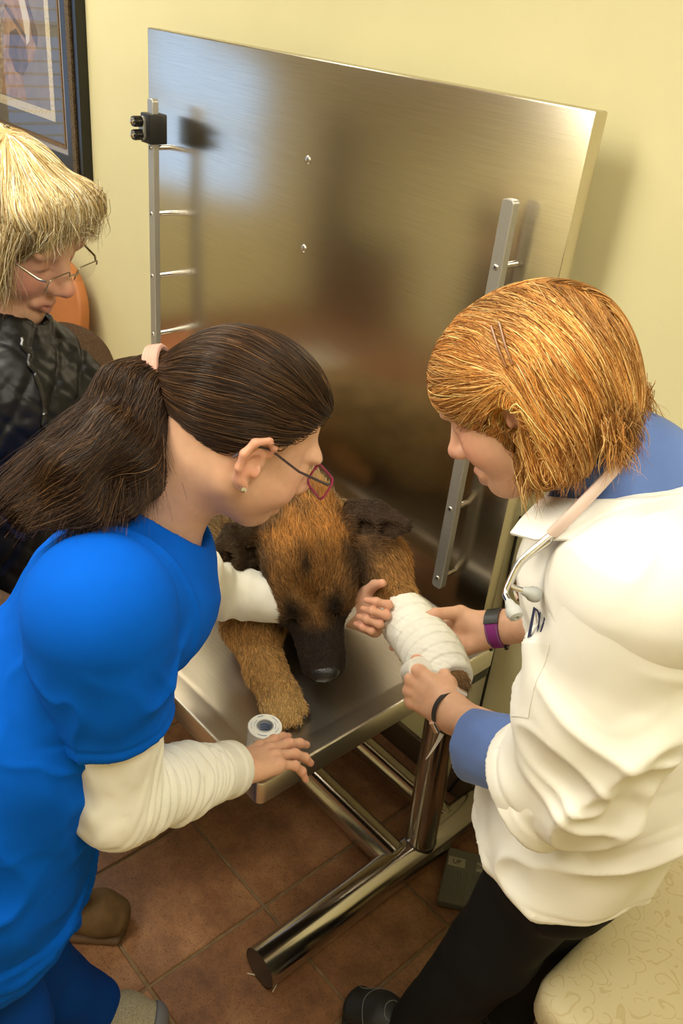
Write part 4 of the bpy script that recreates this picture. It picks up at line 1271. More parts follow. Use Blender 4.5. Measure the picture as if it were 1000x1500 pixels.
# skin: head and neck, both hands, and the covered limbs, as one body
hs = head_solid(NH, nbase, lo=0.80)
hs.fr = None
hs.cone(nbase, chest - vec((0, 0, 0.03)), 0.058, 0.09, 0.03)
V1, Q1 = hs.mesh(0.0021, 1); C1 = head_color(NH, V1, 0.98, 0.7)
h = NH.inv(V1)
hd = Solid()
fR, jR = hand_solid(hd, WR, (-0.0359, 0.9576, -0.2852), (-0.1361, -0.3839, 0.7816), 1,
    [(2, 6, 6), (4, 10, 8), (9, 18, 14), (14, 26, 18)], (0.22, 0.06, -0.07, -0.20),
    thumb=[(0.022, 0.042, -0.010), (0.030, 0.068, -0.018), (0.044, 0.086, -0.030)], scale=1.02)
hd.cone(EL, WR, 0.036, 0.0245, 0.02)
V2, Q2 = hd.mesh(0.0016, 1); C2 = hand_color(V2, jR)
hl = Solid()
fL, jL = hand_solid(hl, LW, (0.8399, 0.2250, 0.1695), (-0.1116, 0.7138, -0.5836), -1,
    [(66, 66, 48), (70, 68, 48), (74, 70, 48), (78, 70, 48)], (0.1, 0.02, -0.05, -0.12),
    thumb=[(0.036, 0.042, -0.014), (0.060, 0.060, -0.034), (0.084, 0.066, -0.050)], scale=0.92)
hl.cone(LE, LW, 0.036, 0.0245, 0.02)
V3, Q3 = hl.mesh(0.0018, 1); C3 = hand_color(V3, jL)
bs = Solid()
bs.cone(chest, PEL, 0.07, 0.08, 0.05); bs.cone(RS, EL, 0.045, 0.036, 0.03); bs.cone(LS, LE, 0.045, 0.036, 0.03); bs.cone(RS, LS, 0.045, 0.045, 0.03)
V4, Q4 = bs.mesh(0.008, 1); C4 = np.tile(SKIN, (len(V4), 1))
add_mesh('body', V1, Q1, 'skin', nurse, np.concatenate([C1, C2, C3, C4]), join=[(V2, Q2), (V3, Q3), (V4, Q4)])
nails(jR, fR, nurse)
# scrub top
s = Solid()
mid = (0.7332, -0.2085, 0.9999); low = (0.7097, -0.2987, 0.7931); hem = (0.6838, -0.3266, 0.6830)
s.econe(RS + 0.28 * np.subtract(LS, RS), LS + 0.28 * np.subtract(RS, LS), (0.085, 0.085), (0.085, 0.085), (0, 0, 1), 0.05)
up_ = chest + 0.22 * (vec(mid) - chest)
s.econe(up_, mid, (0.160, 0.110), (0.155, 0.120), lat, 0.06)
s.econe(mid, low, (0.155, 0.120), (0.175, 0.140), lat, 0.05)
s.econe(low, hem, (0.175, 0.140), (0.190, 0.155), lat, 0.04)
s.cone(nbase + 0.55 * (chest - vec(nbase)), chest, 0.075, 0.10, 0.05)
SH = (0.8423, -0.1701, 1.0626)
sd = unit(np.subtract(SH, RS)); s.cone(RS, vec(RS) + 0.06 * sd, 0.084, 0.070, 0.03)
sl = Solid()
sl.cone(vec(RS) + 0.01 * lat, SH, 0.0875, 0.076, 0.03); sl.cone(SH, vec(SH) + 0.25 * (vec(SH) - vec(RS)), 0.076, 0.074, 0.02)
sl.half(vec(RS) - 0.040 * lat, -(lat + 0.25 * sd), 0.006)
sl.cyl_cut(SH, sd + 0.10 * vec((0.6626, 0.7427, 0.0964)), 0.14, 0.2); sl.cone(vec(SH) - sd * 0.04, vec(SH) + sd * 0.05, 0.070, 0.072, 0.003, sub=True)
LH = (0.6295, 0.0639, 1.0758)
s.cone(LS, LH, 0.066, 0.060, 0.03); s.cone(LH, vec(LH) + 0.3 * (vec(LH) - vec(LS)), 0.060, 0.058, 0.02)
ld = unit(np.subtract(LH, LS)); s.cyl_cut(LH, ld, 0.095, 0.14); s.cone(vec(LH) - ld * 0.03, vec(LH) + ld * 0.05, 0.054, 0.054, 0.003, sub=True)
hd_ = unit(np.subtract(hem, low)); s.half(hem, hd_, 0.004)
# neck opening, lower at the front
na = unit(NH.o - vec(nbase))
s.cone(vec(nbase) - 0.005 * na, vec(nbase) + 0.12 * na, 0.062, 0.085, 0.006, sub=True)
TV, TQ = s.mesh(0.0042, 1); SLV, SLQ = sl.mesh(0.0036, 1)
TQ = np.concatenate([TQ, SLQ + len(TV)]); TV = np.concatenate([TV, SLV])
TN = vnormals(TV, TQ)
arm = sstep(pdist(TV, [RS, SH]), 0.12, 0.08)
m_ = 0.35 + 0.65 * sstep(TV[:, 2], 1.20, 1.0)
TV = wrinkle(TV, TQ, 0.0095, 9, axis_stretch((0, 0, 1), 0.45), 2, m_)
TV = folds(TV, TQ, 0.009, 9, sd + 0.5 * lat, 0.35, 5, (0.25 + 0.75 * arm) * sstep((TV - vec(RS)) @ sd, 0.0, 0.10))
TV = folds(TV, TQ, 0.005, 15, lat - 0.6 * sd, 0.25, 8, (0.4 + 0.6 * arm) * sstep((TV - vec(RS)) @ sd, -0.02, 0.09))
TV = folds(TV, TQ, 0.009, 8, (0.6275, 0.5760, -0.4522), 0.30, 12, sstep(TV[:, 2], 1.12, 0.95) * (1 - arm))
# armhole seam, sleeve hem stitching, side seam and pocket edge as low ridges
TN = vnormals(TV, TQ)
def ridge(dist, w): return np.exp(-(dist / w)**2)
da = (TV - (vec(RS) - 0.045 * lat)) @ unit(lat + 0.25 * sd)
TV = TV + TN * (0.0028 * ridge(da, 0.0045) * (pdist(TV, [RS, SH]) < 0.15))[:, None]
dh = (TV - (vec(SH) - sd * 0.020)) @ sd
TV = TV - TN * (0.0016 * ridge(dh, 0.004) * arm)[:, None]
dl = (TV - (vec(hem) - hd_ * 0.075)) @ hd_
TV = TV + TN * (0.006 * sstep(dl + 0.012 * fbm(TV, 7, 1, 2), 0.0, 0.008) * (1 - arm))[:, None]
add_mesh('scrub_top', TV, TQ, 'scrub_blue', nurse)
# long white sleeves under the scrubs
k_ = Solid()
k_.cone(RS + 0.55 * np.subtract(EL, RS), EL, 0.060, 0.056, 0.03); k_.cone(EL, EL + 0.5 * np.subtract(WR, EL), 0.056, 0.049, 0.03)
k_.cone(EL + 0.5 * np.subtract(WR, EL), WR, 0.049, 0.0415, 0.02)
fd = unit(np.subtract(WR, EL)); ce = vec(WR) + fd * 0.004
k_.cyl_cut(ce, fd, 0.08, 0.1, 0.004); k_.cone(ce - fd * 0.02, ce + fd * 0.04, 0.036, 0.036, 0.003, sub=True)
KV, KQ = k_.mesh(0.003, 1); KN = vnormals(KV, KQ)
tt = (KV - vec(EL)) @ fd
ua = unit(np.subtract(EL, RS))
inner = np.clip((KV - vec(EL)) @ unit(fd - ua) / 0.05, -1, 1)
ring = np.sin(tt * 2 * math.pi / 0.026 + 4.5 * noise3(KV, 14, 3) + 1.2 * (KV @ vec((0, 0, 1))) * 26) * (0.55 + 0.8 * noise3(KV, 22, 6)) + 0.5 * np.sin(tt * 2 * math.pi / 0.013 + 5 * noise3(KV, 18, 4))
KV = KV + KN * ((0.0042 * ring) * sstep(tt, -0.05, 0.03) * sstep(tt, 0.215, 0.19) + 0.003 * fbm(KV, 30, 2, 7) * sstep(tt, 0.02, -0.02))[:, None]
dc = (KV - (ce - fd * 0.024)) @ fd
KV = KV + KN * (0.0022 * sstep(dc, -0.001, 0.003))[:, None]
k2 = Solid()
k2.cone(LS + 0.5 * np.subtract(LE, LS), LE, 0.056, 0.052, 0.03); k2.cone(LE, LW, 0.052, 0.037, 0.03)
f2 = unit(np.subtract(LW, LE)); c2 = vec(LW) + f2 * 0.012
k2.cyl_cut(c2, f2, 0.08, 0.1, 0.004); k2.cone(c2 - f2 * 0.02, c2 + f2 * 0.04, 0.030, 0.030, 0.003, sub=True)
K2, KQ2 = k2.mesh(0.0036, 1); KN2 = vnormals(K2, KQ2); t2 = (K2 - vec(LE)) @ f2
K2 = K2 + KN2 * (0.004 * np.sin(t2 * 2 * math.pi / 0.034 + 2 * noise3(K2, 14, 9)) * sstep(t2, 0.12, 0.0) + 0.002 * fbm(K2, 30, 2, 1))[:, None]
add_mesh('undershirt_sleeve', KV, KQ, 'knit_white', nurse); add_mesh('undershirt_sleeve', K2, KQ2, 'knit_white', nurse)
# trousers
t_ = Solid()
ankL, ankR = (0.628, -0.135, 0.085), (0.735, -0.33, 0.085)
t_.econe((0.7031, -0.3048, 0.7839), (0.6814, -0.3216, 0.6918), (0.160, 0.13), (0.165, 0.14), lat, 0.05)
t_.tube([(0.6665, -0.2982, 0.6395), (0.6156, -0.2560, 0.3587), ankL], [0.098, 0.075, 0.058], 0.05)
t_.tube([(0.6918, -0.3539, 0.6997), (0.745, -0.345, 0.43), ankR], [0.098, 0.075, 0.058], 0.05)
t_.half((0, 0, 0.05), (0, 0, -1))
PV, PQ = t_.mesh(0.006, 1)
PV = wrinkle(PV, PQ, 0.008, 12, axis_stretch((0, 0, 1), 0.5), 21)
add_mesh('scrub_trousers', PV, PQ, 'scrub_pants', nurse)
# trainers
mat('mesh_beige', (0.42, 0.37, 0.26), 0.85, noise=(700, (0.16, 0.14, 0.10), 0.5, 0.6), bump=(700, 0.6, 0.002))
mat('shoe_grey', (0.14, 0.14, 0.16), 0.7); mat('sole_white', (0.62, 0.60, 0.54), 0.6)
def trainer(ank, toe, parent):
    f = Frame((ank[0], ank[1], 0), np.subtract(toe, ank) * vec((1, 1, 0)), (0, 0, 1))
    L_ = np.linalg.norm((np.subtract(toe, ank))[:2])
    s = Solid(f)
    s.econe((-0.045, 0, 0.055), (L_ * 0.45, 0, 0.048), (0.036, 0.042), (0.044, 0.036), (0, 1, 0), 0.03)
    s.econe((L_ * 0.45, 0, 0.048), (L_ - 0.035, 0, 0.040), (0.044, 0.036), (0.038, 0.024), (0, 1, 0), 0.03)
    s.cone((-0.03, 0, 0.07), (-0.02, 0, 0.105), 0.036, 0.038, 0.02)
    s.half((0, 0, 0.018), (0, 0, -1))
    V_, Q_ = s.mesh(0.003, 1); h_ = f.inv(V_)
    up = add_mesh('shoe_upper', V_, Q_, 'mesh_beige', parent)
    c = Solid(f); c.ell((L_ - 0.024, 0, 0.036), (0.030, 0.040, 0.030), k=0.01); c.half((0, 0, 0.018), (0, 0, -1)); c.half((L_ - 0.030, 0, 0.03), (-1, 0, 0.35))
    a_, b_ = c.mesh(0.003, 1); add_mesh('toe_cap', a_, b_, 'shoe_grey', parent)
    c = Solid(f); c.econe((-0.045, 0, 0.012), (L_ - 0.03, 0, 0.012), (0.040, 0.02), (0.046, 0.02), (0, 1, 0), 0.01); c.half((0, 0, 0.003), (0, 0, -1)); c.half((0, 0, 0.024), (0, 0, 1))
    a_, b_ = c.mesh(0.003, 1); add_mesh('shoe_sole', a_, b_, 'sole_white', parent)
    for k in range(4):
        x = L_ * 0.32 + 0.018 * k
        MB().tube([f((x, y, 0.083 - 0.006 * k - 9 * y * y)) for y in (-0.022, -0.011, 0, 0.011, 0.022)], 0.0028, 6).build('lace', 'sole_white', parent)
trainer(ankL, (0.722, -0.020, 0), nurse); trainer(ankR, (0.83, -0.23, 0), nurse)
# hair: cap pulled back into a ponytail
tie = vec((0.7358, -0.0244, 1.4412))
hc = Solid(NH)
hc.ell((-0.006, 0, 0.042), (0.101, 0.085, 0.082), k=0.03)
hc.fr = None
hc.cone(NH((-0.045, -0.005, 0.045)), tie, 0.056, 0.025, 0.024)
hc.fr = NH
hc.half((0.006, 0, 0.022), (0.66, 0, -0.75), 0.012)
hc.ell((-0.004, -0.09, -0.006), (0.026, 0.03, 0.040), k=0.006, sub=True)
CV, CQ = hc.mesh(0.003, 1)
hp = Solid()
tl = [tie, (0.7387, -0.0614, 1.4231), (0.7602, -0.1088, 1.3803), (0.7778, -0.1655, 1.3604), (0.7659, -0.2133, 1.3371)]
hp.tube(tl, [(0.024, 0.024), (0.044, 0.033), (0.062, 0.034), (0.050, 0.022), (0.024, 0.010)], 0.02, side=(-0.0524, 0.7772, 0.5965))
hp.tube([(0.7367, -0.0455, 1.3857), (0.7816, -0.0795, 1.3506), (0.8166, -0.1164, 1.3334)], [0.026, 0.022, 0.008], 0.02)
PVh, PQh = hp.mesh(0.004, 1); PVh = wrinkle(PVh, PQh, 0.005, 30, axis_stretch(np.subtract(tl[3], tl[1]), 0.15), 2)
hair = add_mesh('hair', CV, CQ, 'hair_brown', nurse, join=[(PVh, PQh)])
rng = np.random.default_rng(21)
def browns(n):
    base = np.array([(0.022, 0.011, 0.006), (0.045, 0.022, 0.010), (0.085, 0.042, 0.018), (0.15, 0.080, 0.036)])
    return base[rng.choice(4, n, p=[0.52, 0.32, 0.13, 0.03])] * np.exp(rng.normal(0, 0.2, n))[:, None]
S = grow_hair(hc, CV, CQ, 15000, 9, rng, lambda p: (tie - p) / (np.linalg.norm(tie - p, axis=1)[:, None] + 1e-3), 0.09, jit=0.02, off=0.0012)
strands('hair_strands', S, 'human_hair', hair, 0.00042, 0.0002, clump(S, browns(len(S)), 0.6, 30))
pole = np.array([tie, *map(vec, tl[1:]), vec((0.7529, -0.2475, 1.3216))])
def pony(p):
    D_ = np.linalg.norm(p[:, None] - pole[None], axis=2); i = np.clip(D_.argmin(1), 0, len(pole) - 2)
    d = pole[i + 1] - pole[i]; return d / np.linalg.norm(d, axis=1)[:, None] + vec((0, 0, -0.12))
S = grow_hair(hp, PVh, PQh, 9000, 10, rng, pony, 0.12, jit=0.14, off=0.003)
strands('hair_strands', S, 'human_hair', hair, 0.00040, 0.00012, browns(len(S)) * 0.95)
locks = []
ends = [(0.7528, -0.2362, 1.3353), (0.7435, -0.2136, 1.3497), (0.7749, -0.2147, 1.3247), (0.7927, -0.1919, 1.3209), (0.8094, -0.1680, 1.3198), (0.8188, -0.1437, 1.3237), (0.7416, -0.1840, 1.3618), (0.7332, -0.1367, 1.3889), (0.8236, -0.1074, 1.3359), (0.8036, -0.0681, 1.3576)]
for e in ends:
    b = vec(e); a0 = vec(tl[1]); m1 = a0 * 0.55 + b * 0.45 + vec((0, 0, 0.02))
    locks.append([tie, a0 * 0.8 + b * 0.2 + vec((0, 0, 0.012)), m1, b])
S = bezier_locks(locks, 4200, 12, rng, (0.008, 0.011), 0.006)
strands('hair_strands', S, 'human_hair', hair, 0.00040, 0.00010, browns(len(S)) * 1.15)
# hair tie
mat('tie_pink', (0.55, 0.30, 0.24), 0.8, bump=(400, 0.5, 0.002))
ta = unit(np.subtract(tl[1], NH((-0.045, -0.005, 0.045))))
tu = unit(np.cross(ta, (0.2, 0.3, 1))); tw = np.cross(ta, tu)
tm = MB()
for j in range(4):
    cen = tie + ta * (0.004 * j - 0.004)
    tm.tube([cen + 0.0350 * (tu * math.cos(a) * 1.0 + tw * math.sin(a)) for a in np.linspace(0, 2 * math.pi, 20, endpoint=False)], 0.0042, 8, closed=True)
tm.build('hair_tie', 'tie_pink', nurse)
# glasses
mat('frame_magenta', (0.30, 0.02, 0.09), 0.3); mat('frame_dark', (0.05, 0.03, 0.035), 0.35)
def glasses(fr, parent, rim, temple, rim_r=0.0014, full=True, w=0.025, hgt=0.015, x0=0.112):
    g_ = None
    for sg in (1, -1):
        loop = [fr((x0 - 0.6 * (abs(a) / 0.06)**2 * 0.012, sg * 0.034 + a, -0.006 + b)) for a, b in rrect(2 * w, 2 * hgt, 0.009, 5)]
        m = MB()
        if full: m.tube(loop, rim_r, 8, closed=True)
        else: m.tube(loop[:14], rim_r, 8)
        o = m.build('lens_rim', rim, parent)
        n = len(loop); MB().add([Vector(p) for p in loop] + [Vector(np.array(p) + fr.d((0.0012, 0, 0))) for p in loop],
            [tuple(range(n)), tuple(reversed(range(n, 2 * n)))] + [(i, (i + 1) % n, n + (i + 1) % n, n + i) for i in range(n)]).build('lens', 'picture_glass', o, smooth=False)
        pts = [fr((x0 - 0.004, sg * 0.059, 0.003)), fr((x0 - 0.012, sg * 0.068, 0.004)), fr((0.05, sg * 0.077, 0.008)), fr((0.0, sg * 0.0815, 0.020)), fr((-0.020, sg * 0.083, 0.018)), fr((-0.036, sg * 0.082, -0.004))]
        MB().tube(pts, [0.0016, 0.0018, 0.0015, 0.0015, 0.0016, 0.0018], 8).build('temple_arm', temple, parent)
    MB().tube([fr((x0, -0.010, 0.0)), fr((x0 + 0.005, 0, 0.004)), fr((x0, 0.010, 0.0))], 0.0014, 8).build('bridge', rim, parent)
glasses(NH, nurse, 'frame_magenta', 'frame_dark')
# ear stud and ring
MB().lathe([(0, -0.004), (0.0035, -0.0025), (0.0042, 0), (0.0035, 0.0025), (0, 0.004)], 12, NH((-0.007, -0.086, -0.033)), NH.d((0, -1, 0))).build('ear_stud', 'chrome', nurse)
p, q = vec(jL[2][0]), vec(jL[2][1]); rc = p * 0.45 + q * 0.55; ra_ = unit(q - p); ru = unit(np.cross(ra_, fL.z)); rw = np.cross(ra_, ru)
MB().tube([rc + 0.0092 * (ru * math.cos(a) + rw * math.sin(a)) for a in np.linspace(0, 2 * math.pi, 20, endpoint=False)], 0.0013, 8, closed=True).build('ring', 'chrome', nurse)

# ------------------------------------------------------------------ vet in a white coat
mat('coat_white', (0.82, 0.80, 0.74), 0.85, spec=0.2, bump=(800, 0.15, 0.001))
mat('scrub_pale', (0.115, 0.19, 0.46), 0.8, spec=0.2, sheen=0.2, bump=(800, 0.2, 0.001), fine=(14, 0.12))
mat('trousers_black', (0.006, 0.006, 0.007), 0.85, spec=0.2)
mat('hair_red', (0.34, 0.135, 0.028), 0.5, bump=(260, 0.3, 0.002))
vet = empty('person', (1.14, 0.40, 0))
tag(vet, 'person in a white coat with red-blond bob wrapping the dog\'s foreleg', 'person')
VH = Frame((1.0269, 0.3058, 1.4589), (-0.7210, -0.3161, -0.6172), (-0.6053, -0.1471, 0.7820), 1.05)
vbase = (1.1307, 0.3782, 1.3824)
VLS, VRS = (1.2393, 0.2811, 1.3040), (1.0933, 0.4539, 1.2234)
VLE, VLW = (1.2449, 0.2760, 1.0172), (0.9913, 0.3427, 0.8892)
VRE, VRW = (1.0828, 0.6275, 1.0120), (0.8950, 0.5504, 0.8987)
vl = unit(np.subtract(VLS, VRS)); vc = (vec(VLS) + vec(VRS)) / 2
vf = unit(np.cross((0, 0, 1), -vl)); vf = vf if vf @ (VH.o - vec(vbase)) > 0 else -vf
hs = head_solid(VH, vbase, neck_r=0.050, lo=0.86); hs.fr = None
hs.cone(vbase, vc - vec((0, 0, 0.03)), 0.056, 0.09, 0.03)
V1, Q1 = hs.mesh(0.0022, 1); C1 = head_color(VH, V1, 1.0, 1.3)
hd = Solid()      # near hand closed around the gauze roll
fA, jA = hand_solid(hd, VLW, (-0.9991, -0.0226, -0.0131), (0.0230, -0.9028, 0.3659), -1,
    [(48, 62, 40), (56, 66, 44), (60, 68, 46), (62, 70, 46)], (0.05, 0.0, -0.04, -0.08),
    thumb=[(0.036, 0.030, -0.022), (0.060, 0.030, -0.042), (0.078, 0.018, -0.052)], scale=0.98)
hd.cone(VLE, VLW, 0.040, 0.0255, 0.02)
V2, Q2 = hd.mesh(0.0017, 1); C2 = hand_color(V2, jA)
hr = Solid()      # far hand holding the bandaged leg, palm towards the viewer
fB, jB = hand_solid(hr, VRW, (-0.6705, -0.5186, -0.5250), (-0.2899, 0.6815, -0.6644), 1,
    [(8, 14, 12), (10, 16, 12), (14, 20, 14), (18, 24, 16)], (0.10, 0.02, -0.06, -0.14),
    thumb=[(0.040, 0.040, -0.016), (0.075, 0.044, -0.052), (0.104, 0.038, -0.070)], scale=1.0)
hr.cone(VRE, VRW, 0.040, 0.0255, 0.02)
V3, Q3 = hr.mesh(0.0018, 1); C3 = hand_color(V3, jB)
bs = Solid(); vhip = vec((1.19, 0.40, 0.86))
bs.cone(vc, vhip, 0.07, 0.09, 0.05); bs.cone(VLS, VLE, 0.045, 0.038, 0.03); bs.cone(VRS, VRE, 0.045, 0.038, 0.03); bs.cone(VRS, VLS, 0.05, 0.05, 0.03)
V4, Q4 = bs.mesh(0.008, 1)
add_mesh('body', V1, Q1, 'skin', vet, np.concatenate([C1, C2, C3, np.tile(SKIN, (len(V4), 1))]), join=[(V2, Q2), (V3, Q3), (V4, Q4)])
nails(jA, fA, vet); nails(jB, fB, vet)
# coat
s = Solid()
hemc = vec((1.198, 0.412, 0.755)); waist = vec((1.2339, 0.4098, 0.9742)); chst = vec((1.2092, 0.3977, 1.1850))
s.cone(VLS + 0.25 * np.subtract(VRS, VLS), VRS + 0.25 * np.subtract(VLS, VRS), 0.088, 0.088, 0.05)
s.econe(vc + 0.25 * (chst - vc), chst, (0.135, 0.105), (0.138, 0.120), vl, 0.05)
s.econe(chst, waist, (0.138, 0.120), (0.145, 0.122), vl, 0.06)
s.econe(waist, hemc + vec((0, 0, 0.06)), (0.145, 0.122), (0.168, 0.126), vl, 0.06)
s.econe(hemc + vec((0, 0, 0.06)), hemc - vec((0, 0, 0.05)), (0.168, 0.126), (0.174, 0.131), vl, 0.03)
s.cone(vbase + 0.6 * (vc - vec(vbase)), vc, 0.080, 0.105, 0.05)
s.half(hemc, (0.05, -0.05, -1), 0.004)
s.econe(hemc + vec((0, 0, 0.02)), hemc - vec((0, 0, 0.06)), (0.162, 0.120), (0.168, 0.125), vl, 0.003, sub=True)
# near sleeve, rolled and wide
SO = (1.1944, 0.2720, 0.9550)
sl = Solid(); ad = unit(np.subtract(VLE, VLS)); s.cone(VLS, vec(VLS) + 0.08 * ad, 0.084, 0.070, 0.03)
sl.cone(VLS, VLS + 0.55 * np.subtract(VLE, VLS), 0.088, 0.088, 0.03); sl.cone(VLS + 0.55 * np.subtract(VLE, VLS), VLE, 0.088, 0.084, 0.03)
so_d = unit(np.subtract(SO, VLE)); so_e = vec(SO)
sl.cone(VLE, so_e + so_d * 0.05, 0.084, 0.086, 0.02)
sl.cyl_cut(so_e, so_d, 0.15, 0.2, 0.004); sl.cone(so_e - so_d * 0.035, so_e + so_d * 0.06, 0.078, 0.079, 0.003, sub=True)
# far sleeve
s.cone(VRS, VRE, 0.075, 0.068, 0.03)
s.cone(vec(vbase) - vf * 0.070 - vec((0, 0, 0.028)), vec(VLS) - vf * 0.02, 0.062, 0.080, 0.05)
# neck opening
vn = unit(VH.o - vec(vbase)); vup = vec(vbase) + 0.0 * vn
s.cone(vec(vbase) - 0.010 * vn, vec(vbase) + 0.14 * vn, 0.068, 0.10, 0.008, sub=True)
s.cone(vec(vbase) + vf * 0.09 + vec((0, 0, -0.02)), vec(vbase) + vf * 0.16 + vec((0, 0, -0.06)), 0.05, 0.06, 0.01, sub=True)
CVt, CQt = s.mesh(0.0042, 1); SLV, SLQ = sl.mesh(0.004, 1)
CQt = np.concatenate([CQt, SLQ + len(CVt)]); CVt = np.concatenate([CVt, SLV]); isl = np.arange(len(CVt)) >= len(CVt) - len(SLV)
armm = sstep(pdist(CVt, [VLS, VLE, so_e]), 0.13, 0.09)
CVt = wrinkle(CVt, CQt, 0.0110, 8, axis_stretch((0.3, 0.3, 1), 0.35), 31, 0.5 + 0.5 * sstep(CVt[:, 2], 1.2, 1.0))
CVt = wrinkle(CVt, CQt, 0.0040, 11, axis_stretch(ad + 0.9 * so_d, 0.3), 33, 0.25 + armm, 1)
CVt = folds(CVt, CQt, 0.014, 7.5, ad * 0.6 + so_d, 0.28, 36, isl * sstep((CVt - vec(VLS)) @ ad, 0.03, 0.12) * sstep((CVt - so_e) @ so_d, -0.005, -0.04))
CVt = folds(CVt, CQt, 0.008, 13, ad - 0.9 * so_d, 0.22, 43, isl * sstep((CVt - vec(VLS)) @ ad, 0.03, 0.12) * sstep((CVt - so_e) @ so_d, -0.005, -0.04))
CVt = folds(CVt, CQt, 0.016, 8, (0.3930, 0.7621, 0.2445), 0.28, 38, (~isl) * sstep(CVt[:, 2], 1.18, 1.0))
CVt = folds(CVt, CQt, 0.006, 10, (-0.2391, 0.5026, 0.8833), 0.3, 40, (~isl) * sstep(CVt[:, 2], 1.05, 1.18))
CN_ = vnormals(CVt, CQt)
da = (CVt - (vec(VLS) + 0.055 * ad)) @ unit(ad + 0.35 * vl)
dh = (CVt - hemc)[:, 2]; CVt = CVt - CN_ * (0.0016 * ridge(dh - 0.022, 0.0045))[:, None]
dse = (CVt - so_e) @ so_d; CVt = CVt - CN_ * (0.0016 * ridge(dse + 0.026, 0.0045) * armm)[:, None]
coat = add_mesh('lab_coat', CVt, CQt, 'coat_white', vet)
# coat collar: a folded band that lies around the neck opening
def band(pts, wid, thick, name, m, parent, drop):
    """a folded strip along pts; drop = direction in which it falls at each point"""
    P = [vec(p) for p in pts]; n = len(P); prof = []
    V_ = []; F_ = []
    for i, p in enumerate(P):
        t = unit(P[min(i + 1, n - 1)] - P[max(i - 1, 0)]); d = vec(drop[i]); d = unit(d - t * (d @ t)); nn = unit(np.cross(t, d))
        if nn[2] < 0: nn = -nn
        w_ = wid[i]
        for (u_, v_) in ((0, 0), (-0.10, 0.006), (0, 0.010), (0.3, 0.009), (0.7, 0.005), (1.0, 0.001), (1.0, -0.002), (0.5, 0.000)):
            V_.append(p + d * (u_ * w_) + nn * (v_ + (thick if v_ > 0.002 else 0)))
    for i in range(n - 1):
        for k in range(8): F_.append((i * 8 + k, i * 8 + (k + 1) % 8, (i + 1) * 8 + (k + 1) % 8, (i + 1) * 8 + k))
    F_ += [tuple(range(8)), tuple((n - 1) * 8 + k for k in reversed(range(8)))]
    return MB().add(V_, F_).build(name, m, parent)
vb = vec(vbase)
cpts = []; cdrop = []; cw = []
for k in range(15):
    a = math.radians(-105 + 255 * k / 14)        # around the back of the neck from one lapel to the other
    d = -vf * math.cos(a) + vl * math.sin(a)
    z = 0.000 - 0.055 * (1 - math.cos(a)) * 0.5
    cpts.append(vb + d * (0.088 + 0.012 * abs(math.sin(a))) + vec((0, 0, z - 0.002))); cdrop.append(d * 0.8 + vec((0, 0, -0.65)) - vf * -0.15)
    cw.append(0.052 + 0.012 * (k in (0, 1, 13, 14)))
band(cpts, cw, 0.002, 'coat_collar', 'coat_white', vet, cdrop)
# chest pocket on the near front side
bpy.context.view_layer.update()
def snap(o, p, off=0.0):
    """nearest point of mesh o to p, lifted by off along its normal"""
    ok, loc, nor, idx = o.closest_point_on_mesh(o.matrix_world.inverted() @ Vector(p))
    return o.matrix_world @ (loc + nor * off), nor
def patch(o, corners, nu, nv, off, name, m, parent, thick=0.0015):
    """a thin cloth piece laid on the surface of o between four corners"""
    A_, B_, C_, D_ = [vec(c) for c in corners]; V_ = []
    for t in (off, off + thick):
        for i in range(nu + 1):
            for j in range(nv + 1):
                u, v = i / nu, j / nv
                p = (A_ * (1 - u) + B_ * u) * (1 - v) + (D_ * (1 - u) + C_ * u) * v
                V_.append(snap(o, p, t)[0])
    n = (nu + 1) * (nv + 1); F_ = []
    I = lambda i, j: i * (nv + 1) + j
    for i in range(nu):
        for j in range(nv):
            F_ += [(I(i, j), I(i + 1, j), I(i + 1, j + 1), I(i, j + 1)), tuple(n + q for q in (I(i, j + 1), I(i + 1, j + 1), I(i + 1, j), I(i, j)))]
    rim = [I(i, 0) for i in range(nu)] + [I(nu, j) for j in range(nv)] + [I(i, nv) for i in range(nu, 0, -1)] + [I(0, j) for j in range(nv, 0, -1)]
    for a, b in zip(rim, rim[1:] + rim[:1]): F_.append((a, b, n + b, n + a))
    return MB().add(V_, F_).build(name, m, parent)
patch(coat, [(1.1387, 0.2147, 1.1978), (1.1969, 0.1934, 1.2403), (1.2090, 0.1885, 1.1416), (1.1419, 0.2129, 1.0743)], 8, 10, 0.0003, 'chest_pocket', 'coat_white', vet, 0.0010)
# side vent seams low on the coat
def seam(o, p, q, name, m, parent, r=0.0012, n=24):
    pts = [snap(o, vec(p) * (1 - t) + vec(q) * t, 0.0002)[0] for t in np.linspace(0, 1, n)]
    return MB().tube(pts, r, 6).build(name, m, parent)
seam(coat, (1.2393, 0.2787, 0.8018), (1.2490, 0.2801, 0.7331), 'coat_seam', 'coat_white', vet)
seam(coat, (1.2805, 0.2934, 0.8487), (1.2980, 0.2957, 0.7522), 'coat_seam', 'coat_white', vet)
